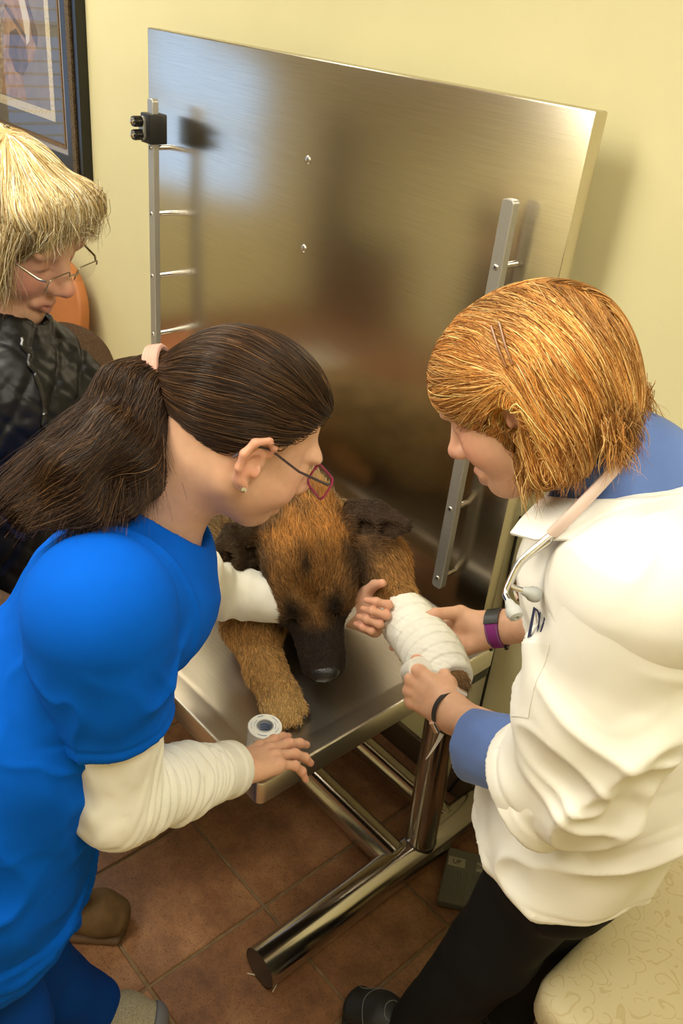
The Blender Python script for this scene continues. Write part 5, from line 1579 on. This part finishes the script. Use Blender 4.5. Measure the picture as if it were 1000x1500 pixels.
# embroidered letters above the pocket
mat('thread_navy', (0.012, 0.014, 0.05), 0.7)
def decal(body, o, centre, right, up, size, m, parent, name='lettering'):
    c = bpy.data.curves.new('t', 'FONT'); c.body = body; c.size = size; c.align_x = 'CENTER'; c.align_y = 'CENTER'; c.offset = 0.0004
    t = bpy.data.objects.new('t', c); COL.objects.link(t); bpy.context.view_layer.update()
    me = bpy.data.meshes.new_from_object(t); bpy.data.objects.remove(t)
    R_, U_ = unit(right), unit(up)
    co = np.zeros(len(me.vertices) * 3); me.vertices.foreach_get('co', co); co = co.reshape(-1, 3)
    out = [snap(o, vec(centre) + R_ * x + U_ * y, 0.0012)[0] for x, y, _ in co]
    me.vertices.foreach_set('co', np.array(out).ravel()); me.update()
    me.materials.clear(); me.materials.append(MATS[m])
    return to_parent(link(name, me), parent)
decal(', DVM', coat, (1.1584, 0.2171, 1.2360), (0.9570, 0.1062, 0.2802), (-0.4988, 0.3174, 0.7757), 0.028, 'thread_navy', coat)
# pale blue scrub top: neck and the near sleeve
s = Solid()
s.cone(vb - vn * 0.02, vb + vn * 0.022, 0.074, 0.068, 0.02); s.cone(vb - vn * 0.02, vc, 0.078, 0.095, 0.04)
s.econe(vc, chst, (0.14, 0.10), (0.14, 0.11), vl, 0.04)
s.cone(vb - vn * 0.06, vb + vn * 0.10, 0.060, 0.062, 0.005, sub=True)
s.cone(vb + vf * 0.07 - vn * 0.01, vb + vf * 0.10 + vn * 0.03, 0.045, 0.05, 0.005, sub=True)
SV, SQ = s.mesh(0.004, 1)
s2 = Solid(); e0 = vec(VLE); e1 = vec((1.0611, 0.3173, 0.8935)); ed = unit(e1 - e0)
s2.econe(e0, e1 + ed * 0.03, (0.062, 0.058), (0.062, 0.046), (-0.6592, -0.0453, 0.7304), 0.02)
s2.cyl_cut(e1, unit(ed + 0.35 * vec((-0.6816, -0.1475, 0.6353))), 0.09, 0.12, 0.003); s2.econe(e1 - ed * 0.03, e1 + ed * 0.05, (0.054, 0.039), (0.056, 0.040), (-0.6592, -0.0453, 0.7304), 0.003, sub=True)
SV2, SQ2 = s2.mesh(0.0032, 1); SV2 = wrinkle(SV2, SQ2, 0.004, 26, axis_stretch(ed, 0.4), 41)
add_mesh('scrub_top', SV, SQ, 'scrub_pale', vet, join=[(SV2, SQ2)])
band([vb + (-vf * math.cos(a) + vl * math.sin(a)) * 0.072 + vec((0, 0, 0.018 - 0.03 * (1 - math.cos(a)))) for a in np.radians(np.linspace(-110, 110, 13))], [0.034] * 13, 0.001, 'scrub_collar', 'scrub_pale', vet,
     [(-vf * math.cos(a) + vl * math.sin(a)) * 0.6 + vec((0, 0, -0.8)) for a in np.radians(np.linspace(-110, 110, 13))])
# black trousers
t_ = Solid()
t_.econe(hemc + vec((0, 0, 0.12)), hemc - vec((0.0, 0, 0.04)), (0.140, 0.100), (0.140, 0.105), vl, 0.04)
t_.tube([(1.205, 0.395, 0.73), (1.158, 0.388, 0.43), (1.070, 0.350, 0.085)], [0.090, 0.072, 0.060], 0.04)
t_.tube([(1.180, 0.480, 0.73), (1.165, 0.520, 0.43), (1.165, 0.54, 0.085)], [0.098, 0.074, 0.060], 0.04)
t_.half((0, 0, 0.045), (0, 0, -1))
PV, PQ = t_.mesh(0.006, 1); PV = wrinkle(PV, PQ, 0.007, 13, axis_stretch((0, 0, 1), 0.5), 51)
add_mesh('trousers', PV, PQ, 'trousers_black', vet)
mat('shoe_black', (0.010, 0.010, 0.011), 0.55, bump=(250, 0.2, 0.001)); mat('stitch_grey', (0.20, 0.20, 0.19), 0.7)
def black_shoe(ank, toe, parent):
    f = Frame((ank[0], ank[1], 0), np.subtract(toe, ank) * vec((1, 1, 0)), (0, 0, 1)); L_ = np.linalg.norm(np.subtract(toe, ank)[:2])
    s = Solid(f)
    s.econe((-0.045, 0, 0.050), (L_ * 0.4, 0, 0.048), (0.036, 0.044), (0.043, 0.038), (0, 1, 0), 0.03)
    s.econe((L_ * 0.4, 0, 0.048), (L_ - 0.036, 0, 0.036), (0.043, 0.038), (0.041, 0.024), (0, 1, 0), 0.03)
    s.half((0, 0, 0.014), (0, 0, -1)); V_, Q_ = s.mesh(0.003, 1)
    u = add_mesh('shoe', V_, Q_, 'shoe_black', parent)
    c = Solid(f); c.econe((-0.045, 0, 0.010), (L_ - 0.036, 0, 0.010), (0.039, 0.02), (0.045, 0.02), (0, 1, 0), 0.01); c.half((0, 0, 0.002), (0, 0, -1)); c.half((0, 0, 0.019), (0, 0, 1))
    a_, b_ = c.mesh(0.003, 1); add_mesh('shoe_sole', a_, b_, 'rubber', u)
    bpy.context.view_layer.update()
    for pts in ([(L_ - 0.10, -0.05, 0.03), (L_ - 0.075, -0.03, 0.06), (L_ - 0.055, 0, 0.065), (L_ - 0.075, 0.03, 0.06), (L_ - 0.10, 0.05, 0.03)],
                [(L_ - 0.13, -0.016, 0.08), (L_ - 0.105, -0.014, 0.07), (L_ - 0.097, 0, 0.07), (L_ - 0.105, 0.014, 0.07), (L_ - 0.13, 0.016, 0.08)],
                [(L_ - 0.02, -0.035, 0.02), (L_ - 0.035, -0.02, 0.05), (L_ - 0.10, -0.032, 0.06)]):
        P = np.array([f(p) for p in pts]); t = np.linspace(0, 1, 24)
        P = np.stack([np.interp(t, np.linspace(0, 1, len(P)), P[:, j]) for j in range(3)], 1)
        for _ in range(4): P[1:-1] = 0.5 * P[1:-1] + 0.25 * (P[:-2] + P[2:])
        MB().tube([snap(u, p, 0.0003)[0] for p in P], 0.0008, 6).build('stitching', 'stitch_grey', u)
black_shoe((1.055, 0.345, 0), (0.905, 0.297, 0), vet); black_shoe((1.160, 0.54, 0), (1.01, 0.52, 0), vet)
# hair: chin-length bob pinned back at the side
hc = Solid(VH)
hc.ell((-0.010, 0, 0.038), (0.112, 0.092, 0.082), k=0.03)
hc.ell((-0.050, 0, -0.012), (0.072, 0.090, 0.080), k=0.04)
hc.econe((-0.030, 0.072, 0.030), (-0.022, 0.080, -0.078), (0.046, 0.020), (0.038, 0.014), (1, 0, 0), 0.03)
hc.econe((-0.030, -0.072, 0.030), (-0.018, -0.080, -0.075), (0.046, 0.020), (0.038, 0.014), (1, 0, 0), 0.03)
hc.ell((0.120, 0, -0.050), (0.078, 0.090, 0.100), k=0.02, sub=True)
hc.ell((0.042, 0.105, -0.040), (0.048, 0.050, 0.046), k=0.012, sub=True); hc.ell((0.004, 0.100, -0.010), (0.024, 0.034, 0.024), k=0.008, sub=True)
hc.ell((0.010, 0, -0.11), (0.055, 0.055, 0.085), k=0.01, sub=True)
CV, CQ = hc.mesh(0.0032, 1); CV = wrinkle(CV, CQ, 0.004, 26, None, 61)
hair = add_mesh('hair', CV, CQ, 'hair_red', vet)
rng = np.random.default_rng(31)
def reds(n):
    base = np.array([(0.20, 0.075, 0.016), (0.36, 0.15, 0.035), (0.50, 0.255, 0.075), (0.66, 0.42, 0.17)])
    return base[rng.choice(4, n, p=[0.22, 0.36, 0.28, 0.14])] * np.exp(rng.normal(0, 0.18, n))[:, None]
def bob(p):
    h = VH.inv(p); sg = np.where(h[:, 1] > 0.015, 1.0, -1.0)
    top = sstep(h[:, 2], 0.02, 0.10)[:, None]; frt = sstep(h[:, 0], -0.02, 0.05)[:, None]
    dn = VH.d((-0.12, 0, -1))
    side = VH.d((0, 1, 0))[None] * sg[:, None] * 0.8 + VH.d((-0.75, 0, -0.1))[None]
    sw = VH.d((-1.0, 0.1, -0.42))[None]
    d = (1 - top) * (1 - frt) * dn + top * side + (1 - top) * frt * sw
    kp = np.array((-0.030, 0.090, 0.030)) - h                       # the near front hair is drawn back to the pins
    kl = np.linalg.norm(kp, axis=1)[:, None]
    nf = (sstep(h[:, 1], 0.02, 0.05) * sstep(h[:, 0], -0.03, -0.005) * sstep(h[:, 2], 0.105, 0.075))[:, None]
    d = d * (1 - nf) + nf * ((kp / (kl + 1e-6)) @ VH.R.T)
    low = sstep(h[:, 2], -0.05, -0.10)[:, None]
    return d + low * VH.d((0.25, 0, 0))[None]
S = grow_hair(hc, CV, CQ, 21000, 10, rng, bob, 0.075, jit=0.10, off=0.0022)
cl_ = reds(len(S)); hh = VH.inv(S[:, 0]); cl_ *= (1 + 0.5 * sstep(hh[:, 1], 0.02, 0.07) * sstep(hh[:, 2], -0.06, 0.0))[:, None]  # near side lightened: a highlight painted into the strand colour
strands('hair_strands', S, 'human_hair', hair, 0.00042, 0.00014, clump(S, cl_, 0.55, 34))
# loose ends along the bottom of the bob
lk = []
for y in np.linspace(-0.07, 0.088, 9):
    for x in (-0.10, -0.05, 0.0):
        if abs(y) < 0.05 and x > -0.08: continue
        lk.append([VH((x, y, -0.05)), VH((x + 0.004, y, -0.070)), VH((x + 0.014, y * 0.97, -0.094))])
S = bezier_locks(lk, 2600, 8, rng, (0.007, 0.010), 0.004)
strands('hair_strands', S, 'human_hair', hair, 0.00040, 0.00010, clump(S, reds(len(S)) * 0.8))
# hair pins
mat('pin_brown', (0.20, 0.075, 0.015), 0.25)
bpy.context.view_layer.update()
for dx in (0, 0.008):
    e0_, e1_ = [snap(hair, VH((-0.026 - dx - 0.002 * t, 0.092, 0.100 - 0.060 * t)), 0.0050)[0] for t in (0, 1)]
    MB().tube([e0_, (e0_ + e1_) / 2 + Vector(VH.d((0, 0.003, 0))), e1_], 0.0015, 6).build('hair_pin', 'pin_brown', vet)
# watch strap on the far wrist
mat('strap_purple', (0.22, 0.018, 0.19), 0.8, bump=(600, 0.3, 0.001)); mat('leather_black', (0.016, 0.017, 0.017), 0.4, bump=(300, 0.3, 0.001))
wa = unit(np.subtract(VRW, VRE)); wc = vec(VRW) - wa * 0.018
wu = unit(fB.y - wa * (fB.y @ wa)); ww = np.cross(wa, wu)
if ww @ vec((-0.6076, 0.6083, -0.5107)) > 0: ww = -ww                     # ww points to the viewer's side of the wrist
def strap(c, a_, u_, w_, r1, r2, half, th, a0, a1, n=28):
    V_ = []; F_ = []
    for k in range(n + 1):
        t = math.radians(a0 + (a1 - a0) * k / n); d = u_ * math.cos(t); e = w_ * math.sin(t)
        for rr, hh_ in ((0, -half), (th, -half), (th, half), (0, half)):
            V_.append(c + d * (r1 + rr) + e * (r2 + rr) + a_ * hh_)
    for k in range(n):
        for j in range(4): F_.append((k * 4 + j, k * 4 + (j + 1) % 4, k * 4 + 4 + (j + 1) % 4, k * 4 + 4 + j))
    F_ += [(0, 1, 2, 3), tuple(n * 4 + q for q in (3, 2, 1, 0))]
    return MB().add(V_, F_)
wb = strap(wc, wa, wu, ww, 0.0325, 0.0300, 0.0125, 0.0022, 0, 360, 48).build('watch_strap', 'strap_purple', vet)
lb = strap(wc, wa, wu, ww, 0.0345, 0.0320, 0.0135, 0.0022, 12, 78, 12).build('strap_label', 'leather_black', wb)
for sgn in (-1, 1):
    pts = [wc + (wu * 0.0349 * math.cos(t)) + ww * (0.0324 * math.sin(t)) + wa * sgn * 0.0100 for t in np.radians(np.linspace(85, 165, 14))]
    MB().tube(pts, 0.0006, 5).build('stitching', 'stitch_grey', wb)
    e = wc + wu * (0.0355 * math.cos(math.radians(172))) + ww * (0.033 * math.sin(math.radians(172)))
    MB().tube([e + wa * sgn * 0.012, e + wa * sgn * 0.0175], 0.004, 10).build('strap_bar', 'black_gloss', wb)
# bracelet with metal clasp on the near wrist
ba = unit(np.subtract(VLW, VLE)); bc = vec(VLW) - ba * 0.002; bu = unit(np.cross(ba, (0, 0, 1))); bw = np.cross(ba, bu)
br = strap(bc, ba, bu, bw, 0.0330, 0.0330, 0.0045, 0.0022, 0, 360, 48).build('bracelet', 'leather_black', vet)
for p_ in ((1.0046, 0.3575, 0.9204), (1.0015, 0.3083, 0.8850)):
    d = vec(p_) - bc; d = unit(d - ba * (d @ ba)); c = bc + d * 0.0355
    e = np.cross(ba, d)
    MB().tube([c - e * 0.009, c + e * 0.009], 0.0062, 10).build('clasp', 'chrome', br)

# ------------------------------------------------------------------ older woman in a black quilted vest
mat('vest_black', (0.005, 0.005, 0.006), 0.42, spec=0.28)
mat('sweater_brown', (0.12, 0.075, 0.048), 0.95, spec=0.1, bump=(500, 0.7, 0.002), fine=(300, 0.25))
mat('hair_blond', (0.46, 0.33, 0.14), 0.5, bump=(260, 0.3, 0.002))
client = empty('person', (0.36, -0.06, 0))
tag(client, 'person with short blond hair and glasses in a black quilted vest', 'person')
CH = Frame((0.2905, -0.0078, 1.5111), (0.7719, 0.4441, -0.4286), (0.3802, 0.2037, 0.9007), 1.06)
cb = (0.2749, -0.0569, 1.3537)
CLS, CRS = (0.3063, 0.0568, 1.2756), (0.3305, -0.2121, 1.2789)
ccen = (vec(CLS) + vec(CRS)) / 2; cl_ax = unit(np.subtract(CLS, CRS)); cpel = vec((0.30, -0.16, 0.88))
hs = head_solid(CH, cb); hs.fr = CH
hs.ell((0.030, 0, -0.095), (0.040, 0.040, 0.018), k=0.03)           # soft under-chin
hs.fr = None; hs.cone(cb, ccen, 0.058, 0.08, 0.03)
V1, Q1 = hs.mesh(0.0022, 1); C1 = head_color(CH, V1, 1.0, 1.5)
h = CH.inv(V1)
# age lines beside mouth and eyes
N1 = vnormals(V1, Q1); ay = np.abs(h[:, 1])
fold = ridge(ay - (0.020 + 0.30 * np.clip(-0.035 - h[:, 2], 0, 0.06)), 0.0022) * sstep(h[:, 2], -0.032, -0.040) * sstep(h[:, 2], -0.085, -0.070) * (h[:, 0] > 0.04)
V1 = V1 - N1 * (0.0009 * fold)[:, None]
bs = Solid(); bs.cone(ccen, cpel, 0.10, 0.11, 0.05); CLE = (0.3307, 0.0787, 1.1355); CLW = (0.31, 0.045, 0.88); CRE = (0.40, -0.30, 1.05); CRW = (0.50, -0.16, 0.98)
bs.cone(CLS, CLE, 0.045, 0.038, 0.03); bs.cone(CRS, CRE, 0.045, 0.038, 0.03)
V4, Q4 = bs.mesh(0.009, 1)
hd = Solid(); fC, jC = hand_solid(hd, CLW, (0.3, 0.1, -0.6), (0.2, 0.9, 0.2), 1, [(20, 25, 20)] * 4); hd.cone(CLE, CLW, 0.036, 0.024, 0.02); V2, Q2 = hd.mesh(0.0028, 1)
hd = Solid(); fD, jD = hand_solid(hd, CRW, (0.3, 0.2, -0.6), (0.3, -0.9, 0.2), -1, [(20, 25, 20)] * 4); hd.cone(CRE, CRW, 0.036, 0.024, 0.02); V3, Q3 = hd.mesh(0.0028, 1)
add_mesh('body', V1, Q1, 'skin', client, np.concatenate([C1, np.tile(SKIN, (len(V2) + len(V3) + len(V4), 1))]), join=[(V2, Q2), (V3, Q3), (V4, Q4)])
# sweater
s = Solid()
s.cone(CLS, CLE, 0.072, 0.062, 0.03); s.cone(CLE, CLW, 0.062, 0.042, 0.03); s.cone(CRS, CRE, 0.072, 0.062, 0.03); s.cone(CRE, CRW, 0.062, 0.042, 0.03)
s.econe(ccen - vec((0, 0, 0.04)), cpel, (0.165, 0.115), (0.165, 0.125), cl_ax, 0.05)
s.cone(CLS, CRS, 0.07, 0.07, 0.04)
V_, Q_ = s.mesh(0.005, 1); V_ = wrinkle(V_, Q_, 0.006, 14, None, 71); add_mesh('sweater', V_, Q_, 'sweater_brown', client)
# vest with quilted channels and a stand-up collar
s = Solid()
s.econe(ccen - vec((0, 0, 0.045)), cpel, (0.185, 0.135), (0.185, 0.145), cl_ax, 0.05)
s.cone(CLS + 0.12 * np.subtract(CRS, CLS), CRS + 0.12 * np.subtract(CLS, CRS), 0.084, 0.084, 0.05)
s.cone(cb, ccen, 0.095, 0.10, 0.05)
cn = unit(CH.o - vec(cb)); s.cone(vec(cb) - 0.04 * cn, vec(cb) + 0.008 * cn, 0.094, 0.090, 0.02)
s.cone(vec(cb) - 0.015 * cn, vec(cb) + 0.10 * cn, 0.074, 0.090, 0.004, sub=True)
s.half(cpel - vec((0, 0, 0.06)), (0, 0, -1))
V_, Q_ = s.mesh(0.0042, 1); N_ = vnormals(V_, Q_)
V_ = wrinkle(V_, Q_, 0.010, 13, axis_stretch((0, 0, 1), 0.45), 73); N_ = vnormals(V_, Q_)
q1 = V_ @ unit(cl_ax + vec((0, 0, 0.9))); q2 = V_ @ unit(cl_ax - vec((0, 0, 0.9)))
puff = 1 - 0.5 * (ridge(((q1 / 0.045) % 1) - 0.5, 0.10) + ridge(((q2 / 0.045) % 1) - 0.5, 0.10))
V_ = V_ + N_ * (0.0055 * puff + 0.0020 * fbm(V_, 60, 2, 6))[:, None]
vest = add_mesh('quilted_vest', V_, Q_, 'vest_black', client)
# zip down the front edge
bpy.context.view_layer.update()
zp = [snap(vest, p, 0.002)[0] for p in np.linspace(vec((0.4171, -0.0387, 1.4020)), vec((0.4788, -0.0491, 1.2576)), 30)]
MB().tube(zp, 0.004, 8).build('zip', 'black_gloss', client)
# trousers and clogs
mat('trousers_dark', (0.012, 0.012, 0.016), 0.85); mat('suede_olive', (0.115, 0.062, 0.018), 0.8, bump=(300, 0.3, 0.001), fine=(40, 0.15)); mat('sole_brown', (0.10, 0.05, 0.02), 0.7)
t_ = Solid(); t_.econe(cpel, cpel - vec((0, 0, 0.08)), (0.16, 0.12), (0.16, 0.12), cl_ax, 0.05)
t_.tube([(0.35, -0.09, 0.80), (0.37, -0.07, 0.44), (0.385, -0.075, 0.09)], [0.095, 0.07, 0.055], 0.04)
t_.tube([(0.26, -0.22, 0.80), (0.25, -0.22, 0.44), (0.25, -0.21, 0.09)], [0.095, 0.07, 0.055], 0.04)
t_.half((0, 0, 0.06), (0, 0, -1)); V_, Q_ = t_.mesh(0.007, 1); add_mesh('trousers', V_, Q_, 'trousers_dark', client)
def clog(ank, toe, parent):
    f = Frame((ank[0], ank[1], 0), np.subtract(toe, ank) * vec((1, 1, 0)), (0, 0, 1)); L_ = np.linalg.norm(np.subtract(toe, ank)[:2])
    s = Solid(f)
    s.econe((-0.02, 0, 0.060), (L_ * 0.5, 0, 0.052), (0.040, 0.046), (0.047, 0.038), (0, 1, 0), 0.03)
    s.econe((L_ * 0.5, 0, 0.052), (L_ - 0.046, 0, 0.042), (0.047, 0.038), (0.044, 0.026), (0, 1, 0), 0.03)
    s.half((0, 0, 0.018), (0, 0, -1)); V_, Q_ = s.mesh(0.003, 1); u = add_mesh('clog_upper', V_, Q_, 'suede_olive', parent)
    c = Solid(f); c.econe((-0.03, 0, 0.012), (L_ - 0.046, 0, 0.012), (0.043, 0.02), (0.050, 0.02), (0, 1, 0), 0.01); c.half((0, 0, 0.002), (0, 0, -1)); c.half((0, 0, 0.024), (0, 0, 1))
    a_, b_ = c.mesh(0.003, 1); add_mesh('clog_sole', a_, b_, 'sole_brown', u)
    MB().box((-0.008, -0.008, 0), (0.008, 0.008, 0.003)).build('buckle', 'rope_gold', u, xf=Matrix.Translation(f((0.012, 0.047, 0.055))) @ basis(f.x, f.z))
clog((0.385, -0.075, 0), (0.492, 0.055, 0), client); clog((0.25, -0.21, 0), (0.34, -0.06, 0), client)
# hair: short layered blond with a fringe
hc = Solid(CH)
hc.ell((-0.018, 0, 0.038), (0.104, 0.085, 0.082), k=0.03)
hc.ell((-0.055, 0, -0.015), (0.070, 0.088, 0.085), k=0.04)
hc.econe((0.060, -0.050, 0.074), (0.062, 0.050, 0.074), (0.026, 0.028), (0.026, 0.028), (0, 0, 1), 0.03)
hc.econe((0.015, -0.078, 0.035), (0.008, -0.076, -0.030), (0.040, 0.013), (0.024, 0.008), (1, 0, 0), 0.03)
hc.econe((0.015, 0.078, 0.035), (0.028, 0.078, -0.020), (0.046, 0.016), (0.030, 0.010), (1, 0, 0), 0.03)
hc.ell((0.125, 0, -0.035), (0.094, 0.095, 0.112), k=0.02, sub=True)
hc.ell((0.0, 0, -0.11), (0.075, 0.06, 0.075), k=0.01, sub=True)
CV, CQ = hc.mesh(0.0032, 1); CV = wrinkle(CV, CQ, 0.004, 24, None, 81)
hair = add_mesh('hair', CV, CQ, 'hair_blond', client)
rng = np.random.default_rng(41)
def blonds(n):
    base = np.array([(0.19, 0.120, 0.045), (0.37, 0.26, 0.115), (0.54, 0.43, 0.235), (0.72, 0.65, 0.48)])
    return base[rng.choice(4, n, p=[0.18, 0.34, 0.30, 0.18])] * np.exp(rng.normal(0, 0.15, n))[:, None]
crown = vec((-0.04, -0.01, 0.13))
def short(p):
    h = CH.inv(p); r = h - crown; r = r / (np.linalg.norm(r, axis=1)[:, None] + 1e-6)
    top = sstep(h[:, 2], 0.0, 0.09)[:, None]
    return top * (r @ CH.R.T) + (1 - top) * CH.d((0.18, 0, -1))
S = grow_hair(hc, CV, CQ, 15000, 9, rng, short, 0.085, jit=0.07, off=0.002)
strands('hair_strands', S, 'human_hair', hair, 0.00042, 0.00014, clump(S, blonds(len(S)) * (1 + 0.5 * sstep(CH.inv(S[:, 0])[:, 2], 0.06, 0.12))[:, None], 0.4, 40))  # crown strands paler: the overhead highlight is put into their colour
lk = [[CH((0.075, y, 0.095)), CH((0.092, y, 0.074)), CH((0.096, y - 0.010, 0.052))] for y in np.linspace(-0.06, 0.055, 8)]
lk += [[CH((0.05 + 0.008 * k, -0.082, 0.05)), CH((0.055 + 0.008 * k, -0.086, 0.0)), CH((0.062 + 0.006 * k, -0.074, -0.055))] for k in range(-3, 2)]
S = bezier_locks(lk, 900, 8, rng, (0.007, 0.010), 0.004); strands('hair_strands', S, 'human_hair', hair, 0.00040, 0.00010, blonds(len(S)))
mat('frame_metal', (0.38, 0.34, 0.26), 0.25, 1.0)
glasses(CH, client, 'frame_metal', 'frame_metal', 0.0010, False, 0.025, 0.014, 0.112)

# ------------------------------------------------------------------ stethoscope around the vet's neck
mat('tube_pink', (0.66, 0.50, 0.44), 0.5); mat('ear_grey', (0.42, 0.43, 0.42), 0.55)
st = empty('stethoscope', tuple(vb))
tag(st, 'stethoscope with pale pink tubing hung around the neck over the white coat', 'stethoscope')
sp = [vb + (-vf * math.cos(a) + vl * math.sin(a)) * 0.084 + vec((0, 0, 0.028 - 0.030 * (1 - math.cos(a)))) for a in np.radians(np.linspace(-100, 60, 9))]
yk = (1.1477, 0.2296, 1.3518)
fw = sp[:5] + [vec((1.1354, 0.3965, 1.4575)), vec((1.1575, 0.3426, 1.4453)), vec((1.1672, 0.2961, 1.4273)), vec((1.1666, 0.2605, 1.4052)), vec((1.1592, 0.2387, 1.3783)), vec(yk)]
def smooth_path(P, n=60, it=6):
    P = np.array([vec(p) for p in P]); t = np.linspace(0, 1, n); P = np.stack([np.interp(t, np.linspace(0, 1, len(P)), P[:, j]) for j in range(3)], 1)
    for _ in range(it): P[1:-1] = 0.5 * P[1:-1] + 0.25 * (P[:-2] + P[2:])
    return P
MB().tube(smooth_path(fw), [(0.0085, 0.0055)] * 60, 12).build('tubing', 'tube_pink', st)
dn = smooth_path([sp[0], vb - vl * 0.11 + vf * 0.03 + vec((0, 0, -0.06)), vb - vl * 0.155 + vf * 0.05 + vec((0, 0, -0.24))], 30)
MB().tube(dn, 0.0055, 12).build('tubing', 'tube_pink', st)
MB().lathe([(0.0, 0), (0.020, 0.0), (0.022, 0.004), (0.020, 0.010), (0.008, 0.016), (0, 0.016)], 24, dn[-1], vf).build('chest_piece', 'chrome', st)
for off, tip, tip2 in (((1.1456, 0.2237, 1.3472), (1.1409, 0.1708, 1.2897), (1.1548, 0.1647, 1.2855)), ((1.1457, 0.2341, 1.3398), (1.1317, 0.1909, 1.2855), (1.1449, 0.2069, 1.2790))):
    mid_ = vec(off) * 0.45 + vec(tip) * 0.55 + vec((-0.0066, -0.0028, 0.0045))
    pth = smooth_path([yk, off, mid_, tip, tip2], 40, 5)
    MB().tube(pth, 0.0036, 10).build('ear_tube', 'chrome', st)
    ax = unit(np.subtract(tip2, tip))
    MB().lathe([(0.004, -0.004), (0.0055, 0.0), (0.0062, 0.004), (0.0088, 0.008), (0.0095, 0.014), (0.0078, 0.019), (0.0032, 0.0205), (0.0024, 0.018), (0, 0.018)], 20, tip2, ax).build('ear_tip', 'ear_grey', st)

# ------------------------------------------------------------------ tape roll standing on the table
mat('tape_white', (0.80, 0.80, 0.76), 0.6, fine=(30, 0.04)); mat('core_grey', (0.42, 0.43, 0.44), 0.7); mat('print_blue', (0.03, 0.09, 0.32), 0.6)
tc_ = (0.7422, 0.1698, 0.7620); tx, ty = tc_[0], tc_[1]
tr = empty('tape_roll', (tx, ty, TS))
tag(tr, 'white roll of medical tape standing on the table by the dog\'s paw', 'tape roll')
MB().lathe([(0.0150, 0.0), (0.0285, 0.0), (0.0295, 0.001), (0.0295, 0.050), (0.0285, 0.051), (0.0150, 0.051), (0.0150, 0.0)], 40, (tx, ty, TS)).build('tape', 'tape_white', tr)
MB().lathe([(0.0152, 0.0005), (0.0152, 0.052), (0.0135, 0.052), (0.0135, 0.004), (0.0, 0.004)], 32, (tx, ty, TS)).build('core', 'core_grey', tr)
for r_, a0, a1 in ((0.0235, 10, 40), (0.0235, 70, 110), (0.0235, 150, 175), (0.0235, 215, 250), (0.0235, 290, 330), (0.0185, 30, 80), (0.0185, 190, 240)):
    P = [(tx + r_ * math.cos(math.radians(a)), ty + r_ * math.sin(math.radians(a)), TS + 0.0512) for a in np.linspace(a0, a1, 8)]
    MB().tube(P, [(0.0009, 0.0002)] * 8, 6, flat=(0, 0, 1)).build('print_mark', 'print_blue', tr)
vd = unit(vec((1.577 - tx, -0.540 - ty, 0)))
a_c = math.degrees(math.atan2(-vd[1], -vd[0]))
for dz, sp_, w_ in ((0.042, 42, 0.0013), (0.036, 34, 0.0010), (0.030, 40, 0.0010)):
    P = [(tx + 0.0133 * math.cos(math.radians(a_c + a)), ty + 0.0133 * math.sin(math.radians(a_c + a)), TS + dz + 0.0008 * math.sin(a * 1.3)) for a in np.linspace(-sp_, sp_, 22)]
    MB().tube(P, w_ * 0.7, 6).build('print_mark', 'print_blue', tr)
for z0 in (0.012, 0.024, 0.038):
    P = [(tx + 0.0297 * math.cos(math.radians(a)), ty + 0.0297 * math.sin(math.radians(a)), TS + z0) for a in np.linspace(-75, -40, 8)]
    MB().tube(P, 0.0008, 6).build('print_mark', 'print_blue', tr)

# ------------------------------------------------------------------ gauze roll in the vet's hand and its loose tail
gc = (0.9042, 0.3562, 0.9110); gd = vec((0.5540, -0.3882, 0.7388))
gro = MB().lathe([(0.004, 0.0), (0.0195, 0.0), (0.0205, 0.002), (0.0205, 0.060), (0.0195, 0.0625), (0.004, 0.0625)], 32, vec(gc) - gd * 0.056, gd).build('gauze_roll', 'gauze')
tag(gro, 'small white gauze roll gripped in the hand with the black bracelet', 'gauze roll')
tape_p = smooth_path([(0.9989, 0.3218, 0.8807), (0.9976, 0.3196, 0.8542), (0.9962, 0.3083, 0.8326), (0.9935, 0.2989, 0.8148)], 16, 3)
V_ = []; F_ = []
wd = unit(vec((0.2277, 0.9118, 0.2278)))
for i, p in enumerate(tape_p):
    w_ = 0.0062 * (1 - 0.75 * (i / 15)**2)
    V_ += [p - wd * w_, p + wd * w_, p + wd * w_ + vec((0, 0, 0)) + gd * 0.0008, p - wd * w_ + gd * 0.0008]
for i in range(15):
    for j in range(4): F_.append((i * 4 + j, i * 4 + (j + 1) % 4, i * 4 + 4 + (j + 1) % 4, i * 4 + 4 + j))
F_ += [(0, 1, 2, 3), (63, 62, 61, 60)]
tag(MB().add(V_, F_).build('tape_strip', 'gauze'), 'narrow pointed strip of white tape hanging below the black bracelet', 'tape')
# wisps of thread on the floor at the tube end
mat('thread_pale', (0.55, 0.48, 0.36), 0.7)
for a_, b_, c_, lab in (((0.7297, 0.1797, 0.0040), (0.7365, 0.1858, 0.0040), (0.7472, 0.1944, 0.0040), 'short pale thread on the floor left of the tube end'),
                   ((0.7735, 0.2324, 0.0040), (0.7872, 0.2179, 0.0040), (0.7962, 0.1978, 0.0040), 'longer pale thread on the floor below the tube end')):
    tag(MB().tube(smooth_path([a_, b_, c_], 10, 2), 0.0016, 6).build('loose_thread', 'thread_pale'), lab, 'thread', 'threads by the table foot')
